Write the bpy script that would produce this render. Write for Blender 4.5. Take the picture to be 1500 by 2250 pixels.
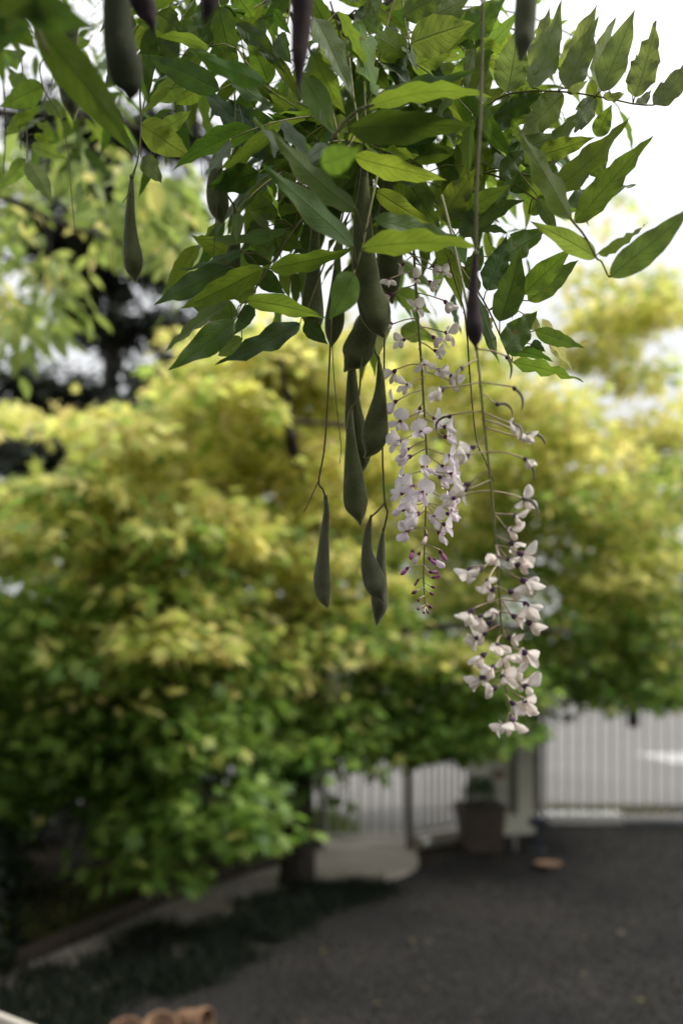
import bpy, math, random
import numpy as np
from mathutils import Vector, Matrix

for o in list(bpy.data.objects):
    bpy.data.objects.remove(o)
rnd = random.Random(7)
rng = np.random.default_rng(11)
SC = bpy.context.scene
COL = SC.collection

# ------------------------------------------------------------------ camera
CAMZ, FPX, HOR = 1.6, 2187.5, 1440.0
cd = bpy.data.cameras.new('camera')
cam = bpy.data.objects.new('camera', cd); COL.objects.link(cam)
cam.location = (0, 0, CAMZ)
cam.rotation_euler = (math.pi / 2, 0, 0)
cd.sensor_fit = 'VERTICAL'; cd.sensor_height = 36; cd.sensor_width = 24
cd.lens = 35; cd.shift_y = 0.14
cd.clip_start = 0.02; cd.clip_end = 900
cd.dof.use_dof = True; cd.dof.focus_distance = 1.2; cd.dof.aperture_fstop = 2.35
SC.camera = cam

# ------------------------------------------------------------------ sky and sun
SUN_EL, SUN_AZ = math.radians(48), math.radians(88)      # to the right of the camera
w = bpy.data.worlds.new('World'); SC.world = w; w.use_nodes = True
nt = w.node_tree; nt.nodes.clear()
N = nt.nodes.new; LK = nt.links.new
out = N('ShaderNodeOutputWorld')
sky = N('ShaderNodeTexSky'); sky.sky_type = 'NISHITA'; sky.sun_disc = False
sky.sun_elevation = SUN_EL; sky.sun_rotation = SUN_AZ; sky.dust_density = 3.0
b1 = N('ShaderNodeBackground'); b1.inputs[1].default_value = 0.10
LK(sky.outputs[0], b1.inputs[0])
tc = N('ShaderNodeTexCoord'); sp = N('ShaderNodeSeparateXYZ'); LK(tc.outputs['Generated'], sp.inputs[0])
mr = N('ShaderNodeMapRange'); pw = N('ShaderNodeMath'); pw.operation = 'POWER'; pw.use_clamp = True; LK(sp.outputs[2], pw.inputs[0]); pw.inputs[1].default_value = 2.2; LK(pw.outputs[0], mr.inputs[0])
mr.inputs[1].default_value = 0; mr.inputs[2].default_value = 1
SKY_H, SKY_Z = 0.53, 2.0                                   # overcast: brighter overhead than at the horizon
mr.inputs[3].default_value = SKY_H; mr.inputs[4].default_value = SKY_Z
cn = N('ShaderNodeTexNoise'); cn.inputs['Scale'].default_value = 2.2; cn.inputs['Detail'].default_value = 4
LK(tc.outputs['Generated'], cn.inputs['Vector'])
cm = N('ShaderNodeMapRange'); LK(cn.outputs[0], cm.inputs[0])
cm.inputs[1].default_value = 0.3; cm.inputs[2].default_value = 0.7
cm.inputs[3].default_value = 0.94; cm.inputs[4].default_value = 1.05
mu = N('ShaderNodeMath'); mu.operation = 'MULTIPLY'; LK(mr.outputs[0], mu.inputs[0]); LK(cm.outputs[0], mu.inputs[1])
b2 = N('ShaderNodeBackground'); b2.inputs[0].default_value = (0.975, 0.985, 1.0, 1)
LK(mu.outputs[0], b2.inputs[1])
mx = N('ShaderNodeMixShader'); mx.inputs[0].default_value = 0.93
LK(b1.outputs[0], mx.inputs[1]); LK(b2.outputs[0], mx.inputs[2]); LK(mx.outputs[0], out.inputs[0])

sd = bpy.data.lights.new('sun', 'SUN'); sd.energy = 2.2; sd.angle = math.radians(12); sd.color = (1, 0.95, 0.86)
so = bpy.data.objects.new('sun', sd); COL.objects.link(so); so.location = (5, 5, 20)
sv = Vector((math.sin(SUN_AZ) * math.cos(SUN_EL), math.cos(SUN_AZ) * math.cos(SUN_EL), math.sin(SUN_EL)))
so.rotation_euler = sv.to_track_quat('Z', 'Y').to_euler()

vs = SC.view_settings
vs.view_transform = 'Standard'; vs.look = 'None'; vs.gamma = 1; vs.use_curve_mapping = False
vs.exposure = 0.75
SC.render.engine = 'CYCLES'
SC.cycles.use_denoising = True
SC.cycles.max_bounces = 8; SC.cycles.transmission_bounces = 4; SC.cycles.diffuse_bounces = 5

# ------------------------------------------------------------------ helpers
def P(x, y, d):
    """a point seen at photo pixel x, y and standing d metres away"""
    return Vector(((x - 750) / FPX * d, d, CAMZ - (y - HOR) / FPX * d))
def G(x, y, z=0.0):
    """the point of the ground seen at photo pixel x, y"""
    return P(x, y, (CAMZ - z) * FPX / (y - HOR))
def thing(name, label, cat, loc=(0, 0, 0), group=None, kind=None):
    o = bpy.data.objects.new(name, None); COL.objects.link(o)
    o.location = loc; o.empty_display_size = 0.1
    return tag(o, label, cat, group, kind)
def tag(o, label=None, cat=None, group=None, kind=None):
    if label: o['label'] = label
    if cat: o['category'] = cat
    if group: o['group'] = group
    if kind: o['kind'] = kind
    return o
def link(name, me, parent=None, M=None, kind=None):
    o = bpy.data.objects.new(name, me); COL.objects.link(o)
    if parent is not None:
        o.parent = parent
    if M is not None:                      # M is in world space; every Empty here is only translated
        q, off = parent, Vector((0, 0, 0))
        while q is not None:
            off += q.location; q = q.parent
        o.matrix_basis = Matrix.Translation(-off) @ M
    if kind: o['kind'] = kind
    return o
def wobj(name, me, parent=None, kind=None):
    """mesh whose vertices are in world space, hung under parent"""
    return link(name, me, parent, Matrix.Identity(4) if parent is not None else None, kind)
class MB:
    def __init__(s): s.v = []; s.f = []; s.uv = []
    def add(s, v, f):
        n = len(s.v); s.v += [tuple(p) for p in v]; s.f += [tuple(i + n for i in q) for q in f]; return s
    def box(s, c, size, rz=0.0, rx=0.0, bev=0.0):
        hx, hy, hz = size[0] / 2, size[1] / 2, size[2] / 2
        R = Matrix.Rotation(rz, 3, 'Z') @ Matrix.Rotation(rx, 3, 'X')
        c = Vector(c)
        if bev <= 0:
            v = [c + R @ Vector((sx * hx, sy * hy, sz * hz)) for sz in (-1, 1) for sy in (-1, 1) for sx in (-1, 1)]
            f = [(0, 2, 3, 1), (4, 5, 7, 6), (0, 1, 5, 4), (2, 6, 7, 3), (0, 4, 6, 2), (1, 3, 7, 5)]
            return s.add(v, f)
        b = bev; ring = lambda ax, ay: [(-ax + b, -ay), (ax - b, -ay), (ax, -ay + b), (ax, ay - b), (ax - b, ay), (-ax + b, ay), (-ax, ay - b), (-ax, -ay + b)]
        v = []
        for ax, ay, z in ((hx - b, hy - b, -hz), (hx, hy, -hz + b), (hx, hy, hz - b), (hx - b, hy - b, hz)):
            v += [c + R @ Vector((px, py, z)) for px, py in ring(ax, ay)]
        f = [tuple(range(7, -1, -1)), tuple(range(24, 32))]
        for k in range(3):
            for i in range(8):
                j = (i + 1) % 8; f.append((k * 8 + i, k * 8 + j, k * 8 + 8 + j, k * 8 + 8 + i))
        return s.add(v, f)
    def tube(s, pts, rad, sides=6, cap=True):
        pts = [Vector(p) for p in pts]; n = len(pts)
        if not hasattr(rad, '__len__'): rad = [rad] * n
        t0 = (pts[1] - pts[0]).normalized()
        u = t0.orthogonal().normalized(); v = []; f = []
        for i, p in enumerate(pts):
            t = (pts[min(i + 1, n - 1)] - pts[max(i - 1, 0)]).normalized()
            u = (u - t * u.dot(t)).normalized(); b = t.cross(u)
            for k in range(sides):
                a = 2 * math.pi * k / sides
                v.append(p + (u * math.cos(a) + b * math.sin(a)) * rad[i])
        for i in range(n - 1):
            for k in range(sides):
                j = (k + 1) % sides
                f.append((i * sides + k, i * sides + j, (i + 1) * sides + j, (i + 1) * sides + k))
        if cap:
            f.append(tuple(range(sides - 1, -1, -1))); f.append(tuple((n - 1) * sides + k for k in range(sides)))
        return s.add(v, f)
    def lathe(s, prof, M=None, sides=20):
        v = []; f = []; n = len(prof); M = M or Matrix.Identity(4)
        for r, z in prof:
            for k in range(sides):
                a = 2 * math.pi * k / sides
                v.append(M @ Vector((r * math.cos(a), r * math.sin(a), z)))
        for i in range(n - 1):
            for k in range(sides):
                j = (k + 1) % sides
                f.append((i * sides + k, i * sides + j, (i + 1) * sides + j, (i + 1) * sides + k))
        return s.add(v, f)
    def mesh(s, name, mat, smooth=True, uv=None):
        me = bpy.data.meshes.new(name); me.from_pydata(s.v, [], s.f)
        if mat: me.materials.append(mat)
        if smooth: me.polygons.foreach_set('use_smooth', [True] * len(me.polygons))
        me.update(); return me
    def obj(s, name, mat, parent=None, smooth=True, kind=None):
        return wobj(name, s.mesh(name, mat, smooth), parent, kind)
def spline(pts, n):
    """Catmull-Rom through tuples of any length"""
    A = np.array(pts, float); m = len(A)
    if m == 2:
        t = np.linspace(0, 1, n)[:, None]; return A[0] * (1 - t) + A[1] * t
    E = np.vstack([2 * A[0] - A[1], A, 2 * A[-1] - A[-2]]); outp = []
    for s in np.linspace(0, m - 1 - 1e-9, n):
        i = int(s); t = s - i; p0, p1, p2, p3 = E[i:i + 4]
        outp.append(0.5 * (2 * p1 + (p2 - p0) * t + (2 * p0 - 5 * p1 + 4 * p2 - p3) * t * t + (3 * p1 - p0 - 3 * p2 + p3) * t ** 3))
    return np.array(outp)

# ------------------------------------------------------------------ materials
class Mat:
    def __init__(s, name):
        s.m = bpy.data.materials.new(name); s.m.use_nodes = True; s.t = s.m.node_tree
        s.t.nodes.clear(); s.o = s.n('ShaderNodeOutputMaterial')
    def n(s, ty, **kw):
        x = s.t.nodes.new(ty)
        for k, v in kw.items(): setattr(x, k, v)
        return x
    def l(s, a, b): s.t.links.new(a, b)
    def val(s, x, sock):
        if hasattr(x, 'is_linked') or hasattr(x, 'node'): s.l(x, sock)
        else:
            if hasattr(x, '__len__') and len(x) == 3: x = (*x, 1)
            sock.default_value = x
    def math(s, op, a, b=0.0, c=0.0, clamp=False):
        x = s.n('ShaderNodeMath', operation=op, use_clamp=clamp)
        s.val(a, x.inputs[0]); s.val(b, x.inputs[1]); s.val(c, x.inputs[2]); return x.outputs[0]
    def mix(s, f, a, b, mode='MIX'):
        x = s.n('ShaderNodeMix', data_type='RGBA', blend_type=mode)
        s.val(f, x.inputs[0]); s.val(a, x.inputs[6]); s.val(b, x.inputs[7]); return x.outputs[2]
    def noise(s, scale, detail=3, coord='Object', rough=0.5):
        tc = s.n('ShaderNodeTexCoord'); x = s.n('ShaderNodeTexNoise')
        x.inputs['Scale'].default_value = scale; x.inputs['Detail'].default_value = detail; x.inputs['Roughness'].default_value = rough
        s.l(tc.outputs[coord], x.inputs['Vector']); return x.outputs[0]
    def rng(s, f, a, b, c=0.0, d=1.0):
        x = s.n('ShaderNodeMapRange'); s.val(f, x.inputs[0])
        for i, q in enumerate((a, b, c, d)): x.inputs[i + 1].default_value = q
        return x.outputs[0]
    def hsv(s, col, h=0.5, sa=1.0, v=1.0):
        x = s.n('ShaderNodeHueSaturation'); s.val(h, x.inputs[0]); s.val(sa, x.inputs[1]); s.val(v, x.inputs[2]); s.val(col, x.inputs[4]); return x.outputs[0]
    def bump(s, h, strength=0.3, dist=0.01):
        x = s.n('ShaderNodeBump'); x.inputs['Strength'].default_value = strength; x.inputs['Distance'].default_value = dist
        s.l(h, x.inputs['Height']); return x.outputs[0]
    def pbsdf(s, col, rough=0.6, spec=0.4, nrm=None, sheen=0.0, metal=0.0):
        x = s.n('ShaderNodeBsdfPrincipled'); s.val(col, x.inputs['Base Color']); s.val(rough, x.inputs['Roughness'])
        x.inputs['Specular IOR Level'].default_value = spec; x.inputs['Metallic'].default_value = metal
        if sheen: x.inputs['Sheen Weight'].default_value = sheen; x.inputs['Sheen Roughness'].default_value = 0.35
        if nrm is not None: s.l(nrm, x.inputs['Normal'])
        return x
    def fin(s, sh):
        s.l(sh.outputs[0] if hasattr(sh, 'outputs') else sh, s.o.inputs[0]); return s.m
def simple(name, c1, c2, scale=8, rough=0.7, spec=0.3, bump=0.2, bd=0.01, detail=4, metal=0.0, bscale=None):
    M = Mat(name); n = M.noise(scale, detail); col = M.mix(M.rng(n, 0.3, 0.7), c1, c2)
    h = n if bscale is None else M.noise(bscale, 3)
    return M.fin(M.pbsdf(col, rough, spec, M.bump(h, bump, bd), metal=metal))

def leaf_mat(name, top, under, trans, tw=0.42, rough=0.50, veins=9.0, var=0.18, hue=0.015):
    M = Mat(name)
    uv = M.n('ShaderNodeUVMap'); sp = M.n('ShaderNodeSeparateXYZ'); M.l(uv.outputs[0], sp.inputs[0])
    u, v = sp.outputs[0], sp.outputs[1]
    a = M.math('MULTIPLY', M.math('ABSOLUTE', M.math('SUBTRACT', v, 0.5)), 2.0)
    t = M.math('FRACT', M.math('SUBTRACT', M.math('MULTIPLY', u, veins), M.math('MULTIPLY', M.math('POWER', a, 1.3), 1.9)))
    tri = M.math('ABSOLUTE', M.math('SUBTRACT', M.math('MULTIPLY', t, 2.0), 1.0))
    lat = M.rng(tri, 0.84, 1.0)
    mid = M.rng(a, 0.09, 0.02)
    vein = M.math('MAXIMUM', M.math('MULTIPLY', lat, 0.55), mid)
    oi = M.n('ShaderNodeObjectInfo'); r = oi.outputs['Random']
    r2 = M.math('FRACT', M.math('MULTIPLY', r, 17.31))
    geo = M.n('ShaderNodeNewGeometry')
    blot = M.noise(38, 3); fine = M.noise(420, 2)
    base = M.mix(geo.outputs['Backfacing'], top, under)
    base = M.mix(M.math('MULTIPLY', vein, 0.5), base, (under[0] * 1.5, under[1] * 1.4, under[2] * 1.3))
    base = M.hsv(base, M.rng(r, 0, 1, 0.5 - hue, 0.5 + hue), M.rng(r2, 0, 1, 0.85, 1.1),
                 M.math('MULTIPLY', M.rng(r2, 0, 1, 1 - var, 1 + var), M.rng(blot, 0.3, 0.7, 0.8, 1.2)))
    spot = M.math('MULTIPLY', M.rng(M.noise(60, 1), 0.735, 0.76), M.rng(r, 0.5, 0.7))
    base = M.mix(spot, base, (0.09, 0.05, 0.02))
    rim = M.math('MULTIPLY', M.rng(a, 0.86, 0.97), M.math('MULTIPLY', M.rng(M.noise(22, 2), 0.52, 0.62), M.rng(r2, 0.45, 0.6)))
    base = M.mix(M.math('MULTIPLY', rim, 0.8), base, (0.16, 0.10, 0.035))
    tr = M.hsv(trans, M.rng(r, 0, 1, 0.5 - hue * 1.4, 0.5 + hue), 1.0, M.math('MULTIPLY', M.rng(r2, 0, 1, 0.75, 1.2), M.rng(blot, 0.3, 0.7, 0.82, 1.15)))
    tr = M.mix(M.math('MULTIPLY', vein, 0.5), tr, (trans[0] * 0.5, trans[1] * 0.55, trans[2] * 0.5))
    hgt = M.math('ADD', M.math('MULTIPLY', vein, -1.0), M.math('MULTIPLY', fine, 0.25))
    nb = M.bump(hgt, 0.6, 0.0016)
    rg = M.mix(geo.outputs['Backfacing'], (rough,) * 3, (min(1, rough + 0.25),) * 3)
    p = M.pbsdf(base, rg, 0.3, nb)
    ts = M.n('ShaderNodeBsdfTranslucent'); M.l(tr, ts.inputs[0]); M.l(nb, ts.inputs[1])
    mxs = M.n('ShaderNodeMixShader'); mxs.inputs[0].default_value = tw
    M.l(p.outputs[0], mxs.inputs[1]); M.l(ts.outputs[0], mxs.inputs[2]); return M.fin(mxs)
LEAF = {
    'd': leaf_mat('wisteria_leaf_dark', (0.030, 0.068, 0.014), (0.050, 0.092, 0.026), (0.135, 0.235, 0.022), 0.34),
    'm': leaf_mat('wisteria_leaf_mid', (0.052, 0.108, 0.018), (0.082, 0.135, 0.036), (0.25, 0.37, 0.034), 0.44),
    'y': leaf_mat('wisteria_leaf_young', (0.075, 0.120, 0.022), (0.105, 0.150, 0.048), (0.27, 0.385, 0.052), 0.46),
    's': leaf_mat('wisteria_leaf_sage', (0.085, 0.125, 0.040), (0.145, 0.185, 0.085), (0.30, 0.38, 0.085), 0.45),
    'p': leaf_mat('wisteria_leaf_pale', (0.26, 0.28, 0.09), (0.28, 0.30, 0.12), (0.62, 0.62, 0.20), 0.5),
}
def cloud_mat(name, tw=0.4, rough=0.5):
    M = Mat(name); at = M.n('ShaderNodeAttribute', attribute_name='Col')
    c = at.outputs['Color']
    p = M.pbsdf(c, rough, 0.35); ts = M.n('ShaderNodeBsdfTranslucent')
    M.l(M.hsv(c, 0.499, 1.0, 1.95), ts.inputs[0])
    m2 = M.n('ShaderNodeMixShader'); m2.inputs[0].default_value = tw
    M.l(p.outputs[0], m2.inputs[1]); M.l(ts.outputs[0], m2.inputs[2]); return M.fin(m2)
M_CLOUD = cloud_mat('tree_leaf', 0.47)
M_NEEDLE = cloud_mat('conifer_needle', 0.1, 0.7)
M_BLADE = cloud_mat('grass_blade', 0.3, 0.85)

def petal_mat(name, c, tcol, tint):
    M = Mat(name); uv = M.n('ShaderNodeUVMap'); sp = M.n('ShaderNodeSeparateXYZ'); M.l(uv.outputs[0], sp.inputs[0])
    n = M.noise(160, 3)
    base = M.mix(M.rng(sp.outputs[0], 0.35, 0.0, 0, 0.75), c, tint)
    oi = M.n('ShaderNodeObjectInfo')
    base = M.mix(M.math('MULTIPLY', M.rng(n, 0.4, 0.75), 0.25), base, tint)
    base = M.hsv(base, 0.5, M.rng(oi.outputs['Random'], 0, 1, 0.7, 1.3), M.rng(oi.outputs['Random'], 0, 1, 0.9, 1.05))
    v = M.math('FRACT', M.math('MULTIPLY', sp.outputs[1], 9.0)); ln = M.rng(M.math('ABSOLUTE', M.math('SUBTRACT', v, 0.5)), 0.05, 0.25)
    nb = M.bump(ln, 0.25, 0.0006)
    p = M.pbsdf(base, 0.55, 0.25, nb, sheen=0.2); ts = M.n('ShaderNodeBsdfTranslucent'); M.l(M.mix(0.5, base, tcol), ts.inputs[0])
    m2 = M.n('ShaderNodeMixShader'); m2.inputs[0].default_value = 0.42
    M.l(p.outputs[0], m2.inputs[1]); M.l(ts.outputs[0], m2.inputs[2]); return M.fin(m2)
M_PETAL = petal_mat('petal_white', (0.90, 0.845, 0.865), (0.97, 0.92, 0.93), (0.74, 0.56, 0.69))
M_PETALV = petal_mat('petal_lilac', (0.87, 0.79, 0.845), (0.94, 0.85, 0.91), (0.58, 0.36, 0.55))
M_PETALW = petal_mat('petal_withered', (0.88, 0.815, 0.755), (0.95, 0.89, 0.83), (0.58, 0.42, 0.44))
M_BUD = petal_mat('bud_purple', (0.50, 0.22, 0.42), (0.62, 0.30, 0.52), (0.20, 0.06, 0.16))
M_CALYX = simple('calyx_purple', (0.10, 0.03, 0.07), (0.17, 0.07, 0.10), 300, 0.7, 0.2, 0.2, 0.001)
M_CALYXD = simple('calyx_dusky', (0.05, 0.035, 0.07), (0.11, 0.06, 0.11), 300, 0.7, 0.2, 0.2, 0.001)
M_PEDICEL = simple('pedicel', (0.46, 0.34, 0.25), (0.50, 0.42, 0.27), 200, 0.6, 0.3, 0.1, 0.001)
M_RACHIS = simple('flower_stem', (0.13, 0.15, 0.045), (0.20, 0.19, 0.08), 120, 0.6, 0.3, 0.15, 0.001)
M_STALK = simple('pod_stalk', (0.075, 0.075, 0.028), (0.13, 0.115, 0.05), 160, 0.7, 0.3, 0.3, 0.001)
M_TWIG = simple('twig', (0.07, 0.045, 0.03), (0.13, 0.10, 0.05), 90, 0.75, 0.3, 0.3, 0.001)
M_RIB = simple('leaf_stalk', (0.14, 0.12, 0.04), (0.17, 0.17, 0.05), 90, 0.6, 0.3, 0.1, 0.001)
M_VINE = simple('vine_bark', (0.045, 0.038, 0.028), (0.09, 0.075, 0.055), 60, 0.9, 0.2, 0.6, 0.004)
def pod_mat(name, c1, c2, sheen):
    M = Mat(name); n = M.noise(45, 4); f = M.noise(900, 2)
    col = M.mix(M.rng(n, 0.3, 0.7), c1, c2)
    col = M.mix(M.math('MULTIPLY', M.rng(M.noise(70, 5, rough=.7), .56, .68), .45), col, (0.085, 0.06, 0.03))
    p = M.pbsdf(col, 0.85, 0.15, M.bump(f, 0.25, 0.0006), sheen=sheen)
    p.inputs['Sheen Tint'].default_value = (1.0, 0.96, 0.78, 1); p.inputs['Sheen Roughness'].default_value = 0.2
    return M.fin(p)
M_SEAM_RIM = pod_mat('pod_seam_rim_light', (0.24, 0.23, 0.14), (0.33, 0.31, 0.20), 0.6)  # pod suture, made pale to stand in for light along the rim
M_SICKLE = pod_mat('young_pod_velvet', (0.17, 0.16, 0.13), (0.25, 0.23, 0.20), 0.5)
M_POD = pod_mat('pod_velvet', (0.054, 0.068, 0.026), (0.084, 0.096, 0.042), 0.8)
M_PODG = pod_mat('pod_grey_velvet', (0.072, 0.080, 0.048), (0.10, 0.108, 0.068), 0.8)
M_PODP = pod_mat('pod_purple_velvet', (0.030, 0.021, 0.026), (0.052, 0.037, 0.043), 0.35)
M_PODN = pod_mat('pod_dark_velvet', (0.024, 0.032, 0.016), (0.038, 0.046, 0.024), 0.5)

M_BARK = simple('bark', (0.026, 0.022, 0.019), (0.062, 0.053, 0.044), 14, 0.95, 0.15, 0.8, 0.03)
M_BARKP = simple('pale_bark', (0.15, 0.14, 0.13), (0.24, 0.225, 0.215), 9, 0.9, 0.15, 0.5, 0.02)
M_SOIL = simple('soil', (0.014, 0.011, 0.008), (0.034, 0.026, 0.018), 5, 0.95, 0.1, 0.8, 0.05, 8)
M = Mat('gravel_base'); n1, n2 = M.noise(30, 8), M.noise(0.9, 3)
M_GRAVEL = M.fin(M.pbsdf(M.mix(M.rng(n2, .35, .65), M.mix(M.rng(n1, .3, .7), (0.0065, 0.0065, 0.0066), (0.016, 0.0156, 0.015)), M.mix(M.rng(n1, .3, .7), (0.012, 0.0112, 0.0105), (0.036, 0.032, 0.029))), 0.95, 0.15, M.bump(n1, 1.0, 0.03)))
M_PATH = simple('path_concrete', (0.265, 0.23, 0.192), (0.37, 0.33, 0.28), 3, 0.9, 0.2, 0.4, 0.01, 8)
M_ROAD = simple('road_asphalt', (0.135, 0.129, 0.124), (0.17, 0.162, 0.157), 0.6, 0.9, 0.2, 0.4, 0.01, 8)
M_WHITE = simple('white_paint', (0.76, 0.75, 0.72), (0.82, 0.81, 0.78), 3, 0.6, 0.3, 0.1, 0.003)
M_MARK = simple('worn_road_paint', (0.30, 0.295, 0.285), (0.46, 0.45, 0.44), 2.5, 0.8, 0.2, 0.2, 0.004)
M_DISH = simple('brown_clay', (0.15, 0.09, 0.06), (0.22, 0.14, 0.09), 14, 0.9, 0.2, 0.3, 0.004)
M_BAR = simple('gate_metal', (0.52, 0.49, 0.465), (0.60, 0.57, 0.545), 6, 0.45, 0.4, 0.05, 0.002)
M_POST = simple('dark_post', (0.12, 0.105, 0.10), (0.17, 0.15, 0.145), 10, 0.6, 0.3, 0.1, 0.003)
M_DARK = simple('black_metal', (0.02, 0.021, 0.024), (0.04, 0.04, 0.045), 20, 0.5, 0.4, 0.1, 0.002)
M_RENDER = simple('wall_render', (0.38, 0.365, 0.30), (0.46, 0.445, 0.37), 4, 0.9, 0.2, 0.4, 0.006, 8)
M_PLANTER = simple('planter_wood', (0.045, 0.033, 0.026), (0.075, 0.056, 0.044), 12, 0.7, 0.3, 0.3, 0.004)
M_TERRA = simple('terracotta', (0.16, 0.090, 0.052), (0.23, 0.145, 0.09), 14, 0.9, 0.2, 0.3, 0.004, 6)
M_PALING = simple('paling_timber', (0.27, 0.24, 0.21), (0.40, 0.37, 0.34), 7, 0.9, 0.2, 0.3, 0.005)
M_CREAM = simple('cream_paint', (0.38, 0.34, 0.28), (0.46, 0.42, 0.36), 9, 0.6, 0.3, 0.1, 0.002)
M_SLATE = simple('grey_lining', (0.09, 0.095, 0.10), (0.14, 0.145, 0.15), 9, 0.5, 0.4, 0.1, 0.002)
M_BLUE = simple('dark_blue_paint', (0.018, 0.022, 0.035), (0.03, 0.036, 0.05), 9, 0.5, 0.4, 0.1, 0.002)
M_GLOBE = simple('white_globe', (0.82, 0.81, 0.79), (0.86, 0.85, 0.83), 9, 0.15, 0.6, 0.02, 0.001)
M_RUST = simple('rusty_metal', (0.13, 0.07, 0.045), (0.20, 0.11, 0.07), 20, 0.8, 0.3, 0.2, 0.002)
M_STONE = cloud_mat('gravel_stone', 0.0, 0.9)

# ------------------------------------------------------------------ leaf clouds
def maple_template():
    """a five-lobed leaf: fan of triangles, petiole at the origin, tip along +y"""
    out = []
    lobes = [(-115, .62), (-88, .34), (-58, .86), (-28, .42), (0, 1.0), (28, .42), (58, .86), (88, .34), (115, .62)]
    for a, r in lobes:
        a = math.radians(a); out.append((math.sin(a) * r * 0.62, 0.32 + math.cos(a) * r * 0.68, -0.10 * r * r))
    v = [(0, 0.3, 0.04), (0, 0, 0)] + out
    f = [(0, i, i + 1) for i in range(2, 10)] + [(0, 1, 2), (0, 10, 1)]
    return np.array(v, float), np.array(f, int)
def lance_template(wd=0.17):
    v = [(0, 0, 0), (wd * .8, .25, .03), (wd, .5, .0), (wd * .55, .78, -.05), (0, 1, -.14), (-wd * .55, .78, -.05), (-wd, .5, .0), (-wd * .8, .25, .03), (0, .3, -.02), (0, .65, -.06)]
    f = [(0, 1, 8), (8, 1, 2), (8, 2, 9), (9, 2, 3), (9, 3, 4), (9, 4, 5), (9, 5, 6), (8, 9, 6), (8, 6, 7), (8, 7, 0)]
    return np.array(v, float), np.array(f, int)
def blade_template():
    v = [(-.035, 0, 0), (.035, 0, 0), (.03, .5, -.06), (-.03, .5, -.06), (0, 1, -.35)]
    return np.array(v, float), np.array([(0, 1, 2), (0, 2, 3), (3, 2, 4)], int)
def stone_template():
    v = [(1, 0, 0), (-.9, .1, 0), (0, .8, .05), (.1, -.85, 0), (.05, 0, .6), (0, .05, -.5)]
    f = [(0, 2, 4), (2, 1, 4), (1, 3, 4), (3, 0, 4), (2, 0, 5), (1, 2, 5), (3, 1, 5), (0, 3, 5)]
    return np.array(v, float), np.array(f, int)
MAPLE, LANCE, BLADE, STONE = maple_template(), lance_template(), blade_template(), stone_template()
def unit(a): return a / np.maximum(np.linalg.norm(a, axis=-1, keepdims=True), 1e-9)
def frames(axis, nrm):
    y = unit(axis); z = unit(nrm - y * np.sum(nrm * y, -1, keepdims=True)); x = np.cross(y, z)
    return np.stack([x, y, z], -1)                      # columns
def cloud_mesh(name, tmpl, pos, axis, nrm, scale, col, mat, smooth=False):
    V, F = tmpl; n = len(pos); R = frames(axis, nrm)
    vv = np.einsum('nij,kj->nki', R, V) * scale[:, None, None] + pos[:, None, :]
    ff = F[None] + (np.arange(n) * len(V))[:, None, None]
    me = bpy.data.meshes.new(name); nf = n * len(F)
    me.vertices.add(n * len(V)); me.vertices.foreach_set('co', vv.reshape(-1).astype(np.float32))
    me.loops.add(nf * 3); me.loops.foreach_set('vertex_index', ff.reshape(-1).astype(np.int32))
    me.polygons.add(nf); me.polygons.foreach_set('loop_start', (np.arange(nf) * 3).astype(np.int32))
    me.update(calc_edges=True)
    at = me.color_attributes.new('Col', 'FLOAT_COLOR', 'POINT')
    c = np.repeat(np.concatenate([col, np.ones((n, 1))], 1)[:, None, :], len(V), 1)
    at.data.foreach_set('color', c.reshape(-1).astype(np.float32))
    me.materials.append(mat)
    if smooth: me.polygons.foreach_set('use_smooth', [True] * nf)
    return me
def inside(poly, x, y):
    c = False; n = len(poly); j = n - 1
    for i in range(n):
        xi, yi = poly[i]; xj, yj = poly[j]
        if (yi > y) != (yj > y) and x < (xj - xi) * (y - yi) / (yj - yi) + xi: c = not c
        j = i
    return c
def sample_sprays(poly, n, dr, mind=26, holes=()):
    """points spread through the volume of a crown whose outline is poly; dr(x, y, r) gives the distance"""
    xs = [p[0] for p in poly]; ys = [p[1] for p in poly]; res = []; tries = 0
    while len(res) < n and tries < n * 60:
        tries += 1
        x, y = rnd.uniform(min(xs), max(xs)), rnd.uniform(min(ys), max(ys))
        if not inside(poly, x, y) or (y > 1350 and not inside(poly, x + 45, y + 60)) or any(inside(h, x, y) and rnd.random() < 0.985 for h in holes): continue
        if any((x - a) ** 2 + (y - b) ** 2 < mind ** 2 for a, b, _ in res[-60:]): continue
        res.append((x, y, dr(x, y, rnd.random())))
    return res
GREENS = np.array([(0.11, 0.205, 0.030), (0.155, 0.255, 0.040), (0.21, 0.31, 0.058), (0.08, 0.16, 0.032)])
YELLOWS = np.array([(0.47, 0.46, 0.115), (0.54, 0.50, 0.15), (0.40, 0.44, 0.10), (0.55, 0.48, 0.20), (0.34, 0.41, 0.09), (0.48, 0.40, 0.15)])
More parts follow.
